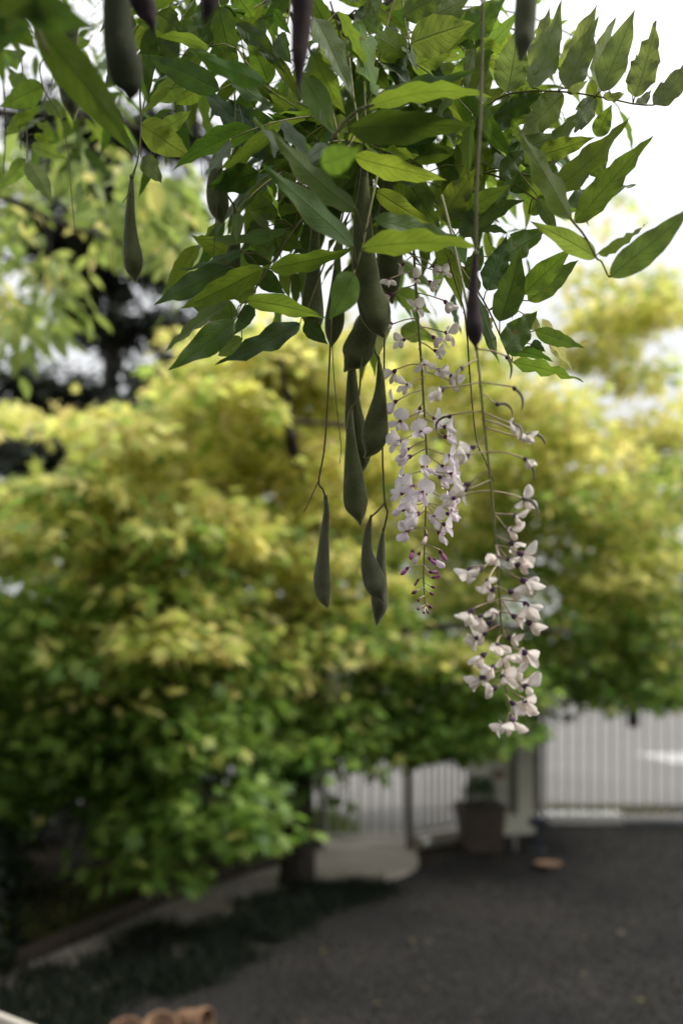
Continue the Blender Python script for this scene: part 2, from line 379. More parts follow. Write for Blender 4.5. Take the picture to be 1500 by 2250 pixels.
def spray_leaves(sprays, per, radius, flat, size, yel, tilt=0.55, droop=0.3, seed=1, greens=GREENS, yellows=YELLOWS):
    """leaves of flattened sprays; yel(x, y) is the share of turned leaves there"""
    g = np.random.default_rng(seed); P_, A_, N_, S_, C_, K_ = [], [], [], [], [], []
    for k, (x, y, d) in enumerate(sprays):
        c = np.array(P(x, y, d)); n = int(per * g.uniform(0.6, 1.3)); r = radius * g.uniform(0.65, 1.3)
        q = g.normal(size=(n, 3)); q = unit(q) * (g.random((n, 1)) ** 0.45)
        tdir = unit(np.array([g.normal(), g.normal() - 0.4, 0.15 * g.normal()]))
        q = q * np.array([r, r, r * flat]); q[:, 2] -= droop * (q[:, 0] ** 2 + q[:, 1] ** 2) / r * 0.6
        out = unit(q + 1e-6)
        nrm = unit(np.array([0, 0, 1.0]) + out * 0.5 + g.normal(size=(n, 3)) * tilt)
        ax = unit(out * np.array([1, 1, .3]) + tdir * 0.5 + np.array([0, 0, -droop]) + g.normal(size=(n, 3)) * 0.45)
        base = min(1, max(0, yel(x, y) + g.normal() * (0.22 if y < 1450 else 0.09)))
        isy = g.random(n) < base
        col = np.where(isy[:, None], yellows[g.integers(0, len(yellows), n)], greens[g.integers(0, len(greens), n)])
        mixf = g.uniform(0.0, 0.5, (n, 1)); mean = base * yellows.mean(0) + (1 - base) * greens.mean(0)
        col = (col * (1 - mixf) + mean * mixf) * g.uniform(0.75, 1.2, (n, 1)) * g.uniform(0.85, 1.15)
        P_.append(c + q); A_.append(ax); N_.append(nrm); S_.append(size * g.uniform(0.65, 1.25, n)); C_.append(col)
    return [np.concatenate(a) for a in (P_, A_, N_, S_, C_)]
def foliage(root, name, tmpl, L, n_single, mat, leafname='leaf'):
    """the leaves that show largest become parts, the rest one part of kind stuff"""
    pos, ax, nr, sc, col = L
    px = pos[:, 0] / pos[:, 1] * FPX + 750; py = HOR - (pos[:, 2] - CAMZ) / pos[:, 1] * FPX
    vis = (px > 5) & (px < 1495) & (py > 5) & (py < 2245)
    score = np.where(vis, sc / pos[:, 1], 0)
    # keep only leaves no other leaf of the crown stands far in front of
    cell = {}
    for i in np.where(vis)[0]:
        k = (int(px[i] // 30), int(py[i] // 30)); cell[k] = min(cell.get(k, 99), pos[i, 1])
    for i in np.where(vis)[0]:
        if pos[i, 1] > cell[(int(px[i] // 30), int(py[i] // 30))] + 0.05: score[i] = 0
    idx = np.argsort(-score)[:n_single]; idx = idx[score[idx] > 0]
    rest = np.ones(len(pos), bool); rest[idx] = False
    vars_ = {}
    R = frames(ax, nr)
    allc = col[idx]; order = np.argsort(allc[:, 0]); groups = np.array_split(order, 8)
    for gi, gr in enumerate(groups):
        if len(gr) == 0: continue
        me = cloud_mesh(leafname, tmpl, np.zeros((1, 3)), np.array([[0, 1., 0]]), np.array([[0, 0, 1.]]), np.ones(1), allc[gr].mean(0)[None], mat)
        for j in gr:
            i = idx[j]; M = Matrix([list(R[i, r] * sc[i]) + [pos[i, r]] for r in range(3)] + [[0, 0, 0, 1]])
            link(leafname, me, root, M)
    wobj(name, cloud_mesh(name, tmpl, pos[rest], ax[rest], nr[rest], sc[rest], col[rest], mat), root, 'stuff')

# ------------------------------------------------------------------ the ground
def sheet(name, pts, mat, z, sub=0):
    me = bpy.data.meshes.new(name); me.from_pydata([(p[0], p[1], z) for p in pts], [], [tuple(range(len(pts)))])
    me.materials.append(mat); me.update()
    if me.polygons[0].normal.z < 0: me.flip_normals()
    o = link(name, me); o['kind'] = 'structure'; return o
sheet('ground', [(-400, -60), (400, -60), (400, 500), (-400, 500)], M_SOIL, 0.0)
# road beyond the gates and the verge in front of it
sheet('road', [(-60, 10.6), (60, 10.6), (60, 32), (-60, 32)], M_ROAD, 0.008)
def kerb(name, y):
    o = MB().box((0, y, 0.03), (120, 0.14, 0.14), bev=0.02).obj(name, M_ROAD, None, False); o['kind'] = 'structure'
kerb('road_kerb', 32.2)
sheet('pavement', [(-60, 8.75), (1.15, 8.75), (1.15, 10.6), (-60, 10.6)], M_ROAD, 0.004)
sheet('road_marking', [(4.85, 14.7), (9.5, 14.7), (9.5, 16.2), (4.75, 16.2)], M_MARK, 0.013)
# gravel drive
drive = [(-0.5, -3), (6, -3), (7, 9.3), (7, 10.58), (1.75, 10.58), (1.7, 9.1), (1.0, 8.2), (0.72, 7.6), (0.25, 6.9), (-0.35, 6.2), (-0.75, 5.4), (-1.0, 4.7), (-1.3, 3.6), (-1.4, 2)]
sheet('driveway', drive, M_GRAVEL, 0.004)
# curved concrete path to the pedestrian gate
pc = spline([(-2.15, 3.2, .27), (-1.72, 4.1, .27), (-1.42, 4.75, .28), (-1.08, 5.5, .31), (-0.72, 6.3, .37), (-0.30, 6.95, .42), (0.10, 7.45, .44), (0.20, 8.0, .40), (0.20, 8.4, .40), (0.20, 8.9, .40)], 40)
mb = MB(); v = []; f = []
for i, (x, y, hw) in enumerate(pc):
    t = pc[min(i + 1, 39)][:2] - pc[max(i - 1, 0)][:2]; t = t / np.linalg.norm(t); nx, ny = t[1], -t[0]
    v += [(x - nx * hw, y - ny * hw, 0.0), (x - nx * hw, y - ny * hw, 0.03), (x + nx * hw, y + ny * hw, 0.03), (x + nx * hw, y + ny * hw, 0.0)]
    if i: f += [((i - 1) * 4 + k, (i - 1) * 4 + k + 1, i * 4 + k + 1, i * 4 + k) for k in range(3)]
o = mb.add(v, [q[::-1] for q in f]).obj('path', M_PATH, None, False); o['kind'] = 'structure'
# garden bed edging board on the far side of the path
# stones of the gravel drive, nearest part
n = 16000
sx = rng.uniform(-0.4, 4.2, n * 3); sy = 2.9 + 7.0 * rng.random(n * 3) ** 1.25
keep = np.array([inside(drive, a, b) for a, b in zip(sx, sy)]); sx, sy = sx[keep][:n], sy[keep][:n]; n = len(sx)
c0 = np.array([(0.055, 0.052, 0.05), (0.10, 0.095, 0.088), (0.035, 0.034, 0.034), (0.14, 0.125, 0.11), (0.075, 0.06, 0.05)])
patch = (0.75 + .3 * np.sin(sx * 2.1 + 1.3 * np.sin(sy * 1.7)) * np.cos(sy * 1.1 + sx))[:, None]
sc = cloud_mesh('gravel', STONE, np.stack([sx, sy, np.full(n, 0.008)], 1), rng.normal(size=(n, 3)) * [1, 1, .15], np.array([0, 0, 1.]) + rng.normal(size=(n, 3)) * .3,
                rng.uniform(0.006, 0.015, n), c0[rng.integers(0, 5, n)] * .30 * patch * rng.uniform(.3, 2.3, (n, 1)), M_STONE)
o = link('gravel', sc, kind='stuff'); o['label'] = 'dark loose gravel stones strewn over the drive'
# fallen leaves on the drive
n = 70
sx = rng.uniform(-0.5, 3.6, n * 3); sy = rng.uniform(3.6, 9.2, n * 3)
keep = np.array([inside(drive, a, b) for a, b in zip(sx, sy)]); sx, sy = sx[keep][:n], sy[keep][:n]; n = len(sx)
c0 = np.array([(0.26, 0.15, 0.06), (0.35, 0.24, 0.10), (0.16, 0.085, 0.04), (0.30, 0.27, 0.08), (0.4, 0.33, 0.22)])
me = cloud_mesh('fallen_leaves', MAPLE, np.stack([sx, sy, np.full(n, 0.026)], 1), rng.normal(size=(n, 3)) * [1, 1, .05], np.array([0, 0, 1.]) + rng.normal(size=(n, 3)) * .25,
                rng.uniform(0.025, 0.055, n), c0[rng.integers(0, 5, n)] * .3, M_STONE)
o = link('fallen_leaves', me, kind='stuff'); o['label'] = 'dry brown fallen leaves scattered over the gravel'
# low dark strap-leaved ground cover between path and drive
def tufts(name, pts, per, h, cols, label, spread=0.11, mat=M_BLADE, lean=0.6):
    pos, ax, nr, s_, c_ = [], [], [], [], []
    for (x, y) in pts:
        k = per; p = np.stack([x + rng.normal(size=k) * spread, y + rng.normal(size=k) * spread, np.zeros(k)], 1)
        a = np.array([0, 0, 1.0]) + rng.normal(size=(k, 3)) * [lean, lean, .1]
        pos.append(p); ax.append(a); nr.append(rng.normal(size=(k, 3)) + [0, 0, 0.8]); s_.append(h * rng.uniform(.5, 1.25, k))
        c_.append(cols[rng.integers(0, len(cols), k)] * rng.uniform(.7, 1.25, (k, 1)))
    me = cloud_mesh(name, BLADE, *[np.concatenate(q) for q in (pos, ax, nr, s_, c_)], mat)
    o = link(name, me, kind='stuff'); o['label'] = label; return o
dark = np.array([(0.006, 0.012, 0.005), (0.010, 0.017, 0.007), (0.005, 0.009, 0.005)])
pts = []
for i in range(900):
    t = rnd.random(); k = int(t * 28); x, y, hw = pc[k]
    wdt = 0.34 if y < 6.2 else 0.22
    tt = pc[k + 1][:2] - pc[k][:2]; tt = tt / np.linalg.norm(tt)
    s = hw - (0.40 if y < 5.8 else 0.22) + (wdt + (0.40 if y < 5.6 else 0.18)) * rnd.random() ** 0.9
    px_, py_ = x + tt[1] * s, y - tt[0] * s
    if py_ < 6.75 and not (py_ < 4.62 and -1.02 < px_ < -.45): pts.append((px_, py_))
tufts('ground_cover', pts, 30, 0.12, dark, 'low dark strap leaved ground cover between path and drive', 0.07)
yel = np.array([(0.12, 0.13, 0.03), (0.20, 0.18, 0.05), (0.07, 0.09, 0.03), (0.14, 0.10, 0.05)])
pts = []
for i in range(420):
    t = rnd.random(); k = int(t * 24); x, y, hw = pc[k]; tt = pc[k + 1][:2] - pc[k][:2]; tt = tt / np.linalg.norm(tt)
    s = hw + 0.12 + 0.9 * rnd.random() ** 1.3
    pts.append((x - tt[1] * s, y + tt[0] * s))
tufts('bed_undergrowth', pts, 16, 0.13, np.concatenate([yel, dark * 2]), 'low yellowing undergrowth in the bed left of the path', 0.09)
pts = [(rnd.uniform(-0.6, 0.0), rnd.uniform(8.6, 9.6)) for _ in range(110)]
tufts('verge_grass', pts, 40, 0.16, np.array([(0.10, 0.16, 0.03), (0.14, 0.20, 0.05)]), 'bright green verge grass behind the pedestrian gate', 0.07)
pts = [(rnd.uniform(0.62, 1.25), rnd.uniform(8.3, 8.9)) for _ in range(40)] + [(rnd.uniform(1.9, 3.4), rnd.uniform(9.6, 10.3)) for _ in range(60)]
tufts('gate_weeds', pts, 14, 0.10, yel, 'dry yellow weeds at the foot of the railings', 0.06)
# timber edging of the bed
t = thing('bed_edging', 'dark timber edging board along the bed left of the path', 'edging', (pc[10][0] - .45, pc[10][1], 0))
for k in range(3, 25, 3):
    a, b = pc[k], pc[k + 3]
    def off(p, q):
        d_ = (q[:2] - p[:2]); d_ = d_ / np.linalg.norm(d_); return Vector((p[0] - d_[1] * (p[2] + .05), p[1] + d_[0] * (p[2] + .05), 0.05))
    A, B = off(a, pc[k + 1]), off(b, pc[k + 4])
    m_ = (A + B) / 2; dv = B - A
    MB().box(m_, (dv.length - .01, 0.035, 0.11), math.atan2(dv.y, dv.x), bev=0.006).obj('board', M_PLANTER, t, False)

# ------------------------------------------------------------------ gates, railings, pillar, planter
def post(name, label, x, y, h, sx, mat, cap=True):
    t = thing(name, label, 'post', (x, y, 0))
    MB().box((x, y, h / 2), (sx, sx, h), bev=0.004).obj('shaft', mat, t, False)
    MB().box((x, y, h + 0.012), (sx + .014, sx + .014, 0.02), bev=0.004).obj('cap', mat, t, False)
    return t
def railing(t, x0, x1, y, z0, z1, step, mat, r=0.008, frame=0.02, bars='bar', y1=None):
    y1 = y if y1 is None else y1
    L = math.hypot(x1 - x0, y1 - y); rz = math.atan2(y1 - y, x1 - x0); n = max(2, round(L / step))
    for z in (z0, z1):
        MB().box(((x0 + x1) / 2, (y + y1) / 2, z), (L, frame * 1.3, frame * 1.6), rz, bev=0.003).obj('rail', mat, t, False)
    me = MB().tube([(0, 0, z0 + frame * .8), (0, 0, z1 - frame * .8)], r, 8).mesh(bars, mat)
    for i in range(1, n):
        k = i / n
        link(bars, me, t, Matrix.Translation((x0 + (x1 - x0) * k, y + (y1 - y) * k, 0)))
t = thing('pedestrian_gate', 'narrow pale metal gate of thin vertical bars at the end of the path', 'gate', (0.17, 8.1, 0))
railing(t, -0.115, 0.50, 8.1, 0.13, 1.62, 0.085, M_BAR, 0.0115)
for xx in (-0.115, 0.50):
    MB().box((xx, 8.1, 0.875), (0.028, 0.03, 1.53), bev=0.003).obj('stile', M_BAR, t, False)
o = MB().box((0.46, 8.07, 0.95), (0.07, 0.03, 0.12), bev=0.005).obj('latch', M_DARK, t, False)
post('gate_post', 'slim dark post between tree trunk and pedestrian gate', -0.165, 8.1, 1.72, 0.05, M_POST)
post('gate_post', 'slim dark post on the latch side of the pedestrian gate', 0.555, 8.1, 1.72, 0.06, M_POST)
post('gate_post', 'grey post standing between tree trunk and slim dark gate post', -0.27, 8.15, 1.5, 0.07, M_PALING)
t = thing('railing_panel', 'short pale railing panel between pedestrian gate and rendered pillar', 'railing', (0.9, 8.25, 0))
railing(t, 0.60, 1.22, 8.2, 0.16, 1.62, 0.085, M_BAR, 0.0115, y1=8.75)
o = MB().box((0.93, 8.53, 0.055), (0.85, 0.12, 0.11), math.atan2(.55, .62), bev=0.01).obj('low_kerb_wall', M_CREAM, None, False)
tag(o, 'pale low kerb wall under the short railing panel', 'wall')
t = thing('pillar', 'beige rendered pillar between railing panel and driveway gate', 'pillar', (1.45, 9.0, 0))
MB().box((1.43, 9.02, 0.85), (0.46, 0.42, 1.7), math.radians(24), bev=0.012).obj('shaft', M_RENDER, t, False)
MB().box((1.45, 9.02, 1.735), (0.50, 0.50, 0.07), math.radians(24), bev=0.015).obj('cap', M_RENDER, t, False)
MB().box((1.43, 9.02, 0.10), (0.50, 0.46, 0.2), math.radians(24), bev=0.012).obj('plinth', M_RENDER, t, False)
MB().box((1.385, 8.765, 0.55), (0.10, 0.02, 0.07), math.radians(24), bev=0.004).obj('plate', M_RUST, t, False)
MB().tube([(1.53, 8.80, 0.2), (1.53, 8.80, 1.6)], 0.022, 10).obj('corner_shade_strip', M_POST, t)  # dark tube standing in for the shading line between two pillar faces
post('gate_post', 'slim grey post hinging the wide driveway gate', 1.80, 9.25, 1.78, 0.09, M_POST)
t = thing('driveway_gate', 'wide pale metal driveway gate of thin vertical bars', 'gate', (3.2, 9.3, 0))
railing(t, 1.90, 5.1, 9.3, 0.09, 1.70, 0.104, M_BAR, 0.0115, 0.026)
for xx in (1.90, 5.1):
    MB().box((xx, 9.3, 0.9), (0.04, 0.04, 1.66), bev=0.004).obj('stile', M_BAR, t, False)
MB().box((2.71, 9.26, 1.03), (0.10, 0.06, 0.20), bev=0.012).obj('lock_box', M_DARK, t, False)
MB().box((3.9, 9.31, 0.035), (2.5, 0.05, 0.05), bev=0.004).obj('ground_track', M_SLATE, t, False)
o = MB().box((2.28, 9.63, 0.03), (0.88, 0.46, 0.06), bev=0.008).obj('gate_sill', M_WHITE, None, False)
tag(o, 'bright white sill lying under the left end of the driveway gate', 'sill')
t = thing('planter_box', 'square dark brown planter box in front of the pillar', 'planter', G(1062, 1878))
pc0 = G(1062, 1882); px0, py0 = pc0.x, pc0.y + 0.17
def tapered(c, w0, w1, z0, z1, rz=0.0):
    v = []
    for w_, z in ((w0, z0), (w1, z1)):
        for sx_, sy_ in ((-1, -1), (1, -1), (1, 1), (-1, 1)):
            p = Matrix.Rotation(rz, 3, 'Z') @ Vector((sx_ * w_ / 2, sy_ * w_ / 2, 0)); v.append((c[0] + p.x, c[1] + p.y, z))
    return v, [(0, 3, 2, 1), (4, 5, 6, 7), (0, 1, 5, 4), (1, 2, 6, 5), (2, 3, 7, 6), (3, 0, 4, 7)]
MB().add(*tapered((px0, py0), 0.29, 0.33, 0.02, 0.37, 0.1)).obj('box', M_PLANTER, t, False)
for s_ in range(4):
    a = 0.1 + s_ * math.pi / 2; cx, cy = px0 + math.sin(a) * .165, py0 - math.cos(a) * .165
    MB().box((cx, cy, 0.385), (0.36, 0.035, 0.03), a, bev=0.004).obj('rim', M_PLANTER, t, False)
MB().box((px0, py0, 0.362), (0.30, 0.30, 0.02), 0.1).obj('soil_fill', M_SOIL, t, False)
t2 = thing('potted_shrub', 'small round dark shrub growing in the brown planter box', 'shrub', (px0, py0, 0.37))
n = 900; q = unit(rng.normal(size=(n, 3))) * (rng.random((n, 1)) ** .4) * [.13, .13, .12] + [px0 - .01, py0, 0.50]
wobj('foliage', cloud_mesh('foliage', LANCE, q, unit(q - [px0, py0, .45]) + rng.normal(size=(n, 3)) * .4, rng.normal(size=(n, 3)) + [0, 0, 1], rng.uniform(.02, .045, n),
     np.array([(0.03, 0.06, 0.02)]) * rng.uniform(.6, 1.6, (n, 1)), M_CLOUD), t2, 'stuff')
MB().tube([(px0, py0, .36), (px0 - .01, py0, .5)], [.012, .006]).obj('stem', M_BARK, t2)
# little things on the gravel
g = G(1203, 1912)
t = thing('round_saucer', 'round terracotta saucer lying on the gravel before the gate', 'saucer', g)
MB().lathe([(0, .005), (.075, .005), (.10, .028), (.102, .034), (.094, .034), (.07, .016), (0, .015)], Matrix.Translation(g + Vector((0, 0, .022))), 24).obj('dish', M_DISH, t)
MB().lathe([(0, 0), (.07, 0), (.068, .026), (0, .026)], Matrix.Translation(g), 16).obj('foot', M_DARK, t)
g = G(935, 1880)
t = thing('garden_lamp', 'little garden lamp with white globe head beside the gate post', 'lamp', g)
MB().tube([g, g + Vector((0, 0, .085))], .010, 8).obj('stake', M_DARK, t)
MB().lathe([(0.0, .07), (.02, .074), (.032, .09), (.036, .105), (.032, .125), (.018, .138), (0, .141)], Matrix.Translation(g + Vector((0, 0, .01))), 20).obj('globe', M_GLOBE, t)
MB().lathe([(0, .15), (.016, .148), (.02, .142), (0, .140)], Matrix.Translation(g + Vector((0, 0, .008))), 16).obj('cap', M_DARK, t)
g = G(1182, 1872)
t = thing('tap_stand', 'short dark blue tap stand beside the pillar', 'stand', g)
MB().box(g + Vector((0, 0, .13)), (.045, .045, .26), bev=.004).obj('column', M_BLUE, t, False)
MB().box(g + Vector((0, 0, .245)), (.15, .10, .07), bev=.01).obj('head', M_BLUE, t, False)
MB().tube([g + Vector((.03, -.05, .23)), g + Vector((.03, -.09, .23)), g + Vector((.03, -.10, .20))], .011, 8).obj('spout', M_DARK, t)
MB().box(g + Vector((0, 0, .008)), (.12, .12, .016), bev=.003).obj('foot_plate', M_BLUE, t, False)
for k, (x, y, hh, lb) in enumerate(((1130, 1872, .16, 'short pale stake left of the tap stand'),)):
    g = G(x, y); o = MB().tube([g, g + Vector((.005, 0, hh))], [.016, .014], 8).obj('garden_stake', M_PALING); tag(o, lb, 'stake')
# terracotta pots at the foot of the frame
def pot(c, ax, r, h, label):
    t = thing('terracotta_pot', label, 'pot', c, 'terracotta pots tipped over by the path')
    M = Matrix.Translation(c) @ Vector(ax).to_track_quat('Z', 'Y').to_matrix().to_4x4()
    MB().lathe([(0, 0), (r * .62, 0), (r * .66, .004), (r * .90, h * .80), (r * .84, h * .82), (r * .60, .012), (0, .010)], M, 28).obj('body', M_TERRA, t)
    MB().lathe([(r * .895, h * .77), (r * .98, h * .775), (r * 1.02, h * .79), (r * 1.03, h * .985), (r * 1.0, h), (r * .93, h), (r * .90, h * .985), (r * .835, h * .815)], M, 28).obj('rim', M_TERRA, t)
pot(P(395, 2240, 4.28), (0.86, -0.42, 0.06), .062, .14, 'rightmost terracotta pot lying on its side with its mouth to the right')
pot(P(352, 2296, 4.22), (0.12, -0.45, 0.75), .072, .13, 'middle terracotta pot tilted upright beside the one lying on its side')
pot(P(285, 2312, 4.20), (-0.05, -0.35, 0.85), .070, .13, 'leftmost terracotta pot, almost out of sight at the bottom edge')
# corner of a framed tray at the lower left
t = thing('garden_tray', 'cream framed tray with dark lining on a stand in the bottom left corner', 'tray', P(-60, 2300, 2.6))
c = P(-100, 2288, 2.6)
R_ = math.radians(-38)
for s_, ln in ((0, .44), (1, .30), (2, .44), (3, .30)):
    a = R_ + s_ * math.pi / 2; rr = .15 if s_ % 2 == 0 else .22
    MB().box(c + Vector((math.sin(a) * rr, -math.cos(a) * rr, 0)), (ln + .022, .022, .05), a, bev=.004).obj('side_board', M_CREAM, t, False)
MB().box(c + Vector((0, 0, -.006)), (.42, .28, .012), R_).obj('lining', M_SLATE, t, False)
for sx_, sy_ in ((1, 1), (-1, 1), (1, -1), (-1, -1)):
    p = Matrix.Rotation(R_, 3, 'Z') @ Vector((sx_ * .19, sy_ * .12, 0)); p = p + c
    MB().box((p.x, p.y, (c.z - .02) / 2), (.03, .03, c.z - .02), R_).obj('leg', M_CREAM, t, False)

# ------------------------------------------------------------------ across the road
t = thing('paling_fence', 'weathered timber paling fence across the road', 'fence', (9, 33, 0))
for z in (.45, 1.4):
    MB().box((9, 33.05, z), (16, .05, .09)).obj('rail', M_PALING, t, False)
mes = [MB().box((0, 0, h / 2), (.135, .02, h), bev=.004).mesh('paling', M_PALING, False) for h in (1.78, 1.82, 1.86)]
for i in range(105):
    link('paling', mes[i % 3], t, Matrix.Translation((1.2 + i * .15, 33 + .004 * (i % 2), 0.01)))

# ------------------------------------------------------------------ trees behind
def limb(pts, r0, r1, name, mat, root, n=14, sides=8):
    q = spline([tuple(P(*p)) if max(abs(p[0]), abs(p[1])) > 40 else tuple(p) for p in pts], n)
    rad = np.linspace(r0, r1, n) * (1 + 0.12 * np.sin(np.arange(n) * 2.3))
    return MB().tube([tuple(a) for a in q], list(rad), sides).obj(name, mat, root)

# 1. the big yellowing maple, trunk in front of the pedestrian gate
T1 = thing('maple_tree', 'large yellowing maple with its dark trunk beside the pedestrian gate', 'tree', (-0.30, 6.9, 0))
tr = [(-.31, 6.9, -0.05), (-.30, 6.9, .25), (-.29, 6.92, .9), (-.18, 6.95, 1.5), (-.08, 7.0, 2.2), (-.14, 7.05, 3.0), (-.25, 7.1, 3.9)]
q = spline(tr, 26); rad = np.interp(np.linspace(0, 1, 26), [0, .06, .2, .5, 1], [.165, .13, .115, .085, .03])
MB().tube([tuple(a) for a in q], list(rad), 14).obj('trunk', M_BARK, T1)
for pts, r in (
    ([(-.27, 6.92, 1.0), (-.75, 6.6, 1.6), (-1.35, 6.2, 2.0), (-2.1, 5.8, 2.2)], .05),
    ([(-.18, 6.95, 1.5), (.35, 6.8, 1.75), (.95, 6.6, 1.8), (1.5, 6.5, 1.75)], .04),
    ([(-.1, 7, 2.0), (-.7, 6.5, 2.6), (-1.5, 6.0, 2.9), (-2.4, 5.7, 3.0)], .045),
    ([(-.08, 7, 2.3), (.4, 6.7, 2.7), (.7, 6.4, 3.1)], .035),
    ([(-.12, 7.05, 2.9), (-.8, 6.8, 3.2), (-1.6, 6.6, 3.3)], .035),
    ([(640, 975, 5.2), (632, 900, 5.2), (620, 815, 5.2), (612, 765, 5.2)], .032),
    ([(760, 935, 5.3), (640, 925, 5.2), (560, 918, 5.15), (450, 910, 5.1)], .016),
    ([(640, 975, 5.2), (660, 1050, 5.8), (690, 1150, 6.4), (720, 1250, 6.95)], .034),
    ([(-.27, 6.92, .95), (-.6, 6.2, 1.3), (-1.0, 5.5, 1.55), (-1.3, 5.0, 1.5)], .035)):
    limb(pts, r, r * .35, 'limb', M_BARK, T1)
poly1 = [(-60, 885), (60, 905), (200, 895), (330, 880), (420, 850), (500, 800), (590, 770), (700, 770), (800, 850), (850, 1000), (880, 1250), (960, 1400), (1080, 1470), (1190, 1540), (1170, 1640), (1070, 1690),
         (1010, 1750), (950, 1740), (920, 1690), (870, 1690), (830, 1740), (790, 1690), (740, 1660), (720, 1760), (650, 1850), (590, 1905), (540, 1920), (490, 1860), (410, 1945), (340, 1960), (250, 1850), (200, 1760), (130, 1790), (70, 1900), (-60, 1960)]
hole1 = [[(-60, 945), (190, 955), (185, 1035), (60, 1050), (-60, 1060)], [(170, 1700), (250, 1720), (230, 1900), (110, 1900)],
         [(520, 1590), (560, 1640), (500, 1720), (440, 1700)], [(700, 1430), (790, 1450), (800, 1560), (730, 1560)], [(440, 1380), (470, 1360), (480, 1400)], [(760, 1190), (800, 1200), (790, 1240), (750, 1230)]]
def d1(x, y, r):
    near = 4.6 if x < 450 else 4.6 + (x - 450) / 300 * 1.3
    near = min(near, 6.3); far = 7.6
    if y > 1500: near += .4
    return near + (far - near) * r ** 1.3
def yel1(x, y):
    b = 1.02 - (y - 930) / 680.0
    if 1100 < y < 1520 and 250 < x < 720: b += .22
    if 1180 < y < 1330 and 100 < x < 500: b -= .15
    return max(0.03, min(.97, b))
S1 = sample_sprays(poly1, 370, d1, 30, hole1)
S1 += [(x, y, rnd.uniform(5.4, 6.8)) for x, y in ((470, 760), (540, 740), (640, 735), (720, 740), (690, 830), (590, 800), (760, 800))]
S1 += [(-150 + 40 * rnd.random() - rnd.random() * 300, rnd.uniform(900, 1850), rnd.uniform(4.8, 7)) for _ in range(26)]
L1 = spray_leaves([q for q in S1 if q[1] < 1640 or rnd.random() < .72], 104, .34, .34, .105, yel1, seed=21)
def carve(L, regions, p):
    px = L[0][:, 0] / L[0][:, 1] * FPX + 750 + rng.normal(size=len(L[0])) * 9; py = HOR - (L[0][:, 2] - CAMZ) / L[0][:, 1] * FPX + rng.normal(size=len(L[0])) * 9
    keep = np.ones(len(px), bool)
    for r in regions: keep &= ~(np.array([inside(r, a, b) for a, b in zip(px, py)]) & (rng.random(len(px)) < p))
    return [a[keep] for a in L]
L1 = carve(L1, [[(-200, 955), (60, 945), (185, 960), (180, 1020), (60, 1055), (-200, 1060)], [(-200, 800), (330, 830), (330, 885), (200, 895), (-200, 880)], [(420, 1690), (500, 1660), (520, 1750), (430, 1790)], [(150, 1740), (210, 1750), (200, 1900), (130, 1900)]], .93)
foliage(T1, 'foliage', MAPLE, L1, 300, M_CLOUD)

# 2. the tree on the right, behind pillar and driveway gate
T2 = thing('maple_tree', 'airy yellow green tree spreading over the driveway gate', 'tree', (1.62, 10.3, 0))
q = spline([(1.62, 10.3, -.05), (1.60, 10.3, .8), (1.52, 10.2, 2.0), (1.40, 9.8, 3.2), (1.30, 9.6, 4.2)], 22)
MB().tube([tuple(a) for a in q], list(np.linspace(.14, .03, 22)), 12).obj('trunk', M_BARK, T2)
for pts, r in (
    ([(1056, 1054, 9.6), (1180, 1010, 9.2), (1330, 1000, 8.8), (1480, 985, 8.5)], .04),
    ([(1056, 1060, 9.6), (1180, 1090, 9.0), (1330, 1130, 8.6), (1450, 1150, 8.3)], .035),
    ([(1056, 1050, 9.6), (980, 1010, 9.4), (900, 990, 9.2), (820, 960, 9.0)], .03),
    ([(1070, 1000, 9.6), (1150, 900, 9.5), (1250, 780, 9.4), (1340, 700, 9.2), (1430, 640, 9.1)], .030),
    ([(1060, 980, 9.6), (1080, 860, 9.6), (1100, 760, 9.6)], .03),
    ([(1.58, 10.2, 1.4), (2.2, 9.6, 1.9), (3.0, 9.2, 2.1), (3.8, 8.8, 2.1)], .05)):
    limb(pts, r, r * .3, 'limb', M_BARK, T2)
poly2 = [(770, 770), (860, 740), (1000, 730), (1120, 790), (1230, 870), (1320, 940), (1420, 950), (1560, 1010), (1600, 1600), (1440, 1595), (1340, 1590), (1300, 1530), (1250, 1520), (1230, 1600), (1160, 1620), (1080, 1480), (960, 1400), (880, 1250), (850, 1000)]
hole2 = [[(1380, 980), (1510, 960), (1510, 1060), (1430, 1070)]]
def thin(x, y): return x > 1280 and y < 1120
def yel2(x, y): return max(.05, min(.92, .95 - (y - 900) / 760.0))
S2 = [q for q in sample_sprays(poly2, 270, lambda x, y, r: 7.2 + 2.9 * r, 28, hole2) if not thin(q[0], q[1]) or rnd.random() < .85]
S2 += [(rnd.uniform(1360, 1520), rnd.uniform(890, 1060), rnd.uniform(8, 9.8)) for _ in range(12)]
S2 += [(x + rnd.gauss(0, s), y + rnd.gauss(0, s * .8), rnd.uniform(8.4, 9.6)) for x, y, s, k in
       ((1400, 655, 34, 5), (1440, 690, 26, 3), (1300, 690, 30, 3), (1280, 620, 14, 1), (1330, 470, 10, 1), (1380, 600, 20, 2), (1250, 750, 25, 3), (1430, 800, 20, 1), (1310, 770, 30, 2), (1380, 850, 40, 4), (1480, 660, 20, 1)) for _ in range(k)]
L2 = spray_leaves(S2, 90, .40, .34, .102, yel2, seed=22)
foliage(T2, 'foliage', MAPLE, L2, 250, M_CLOUD)

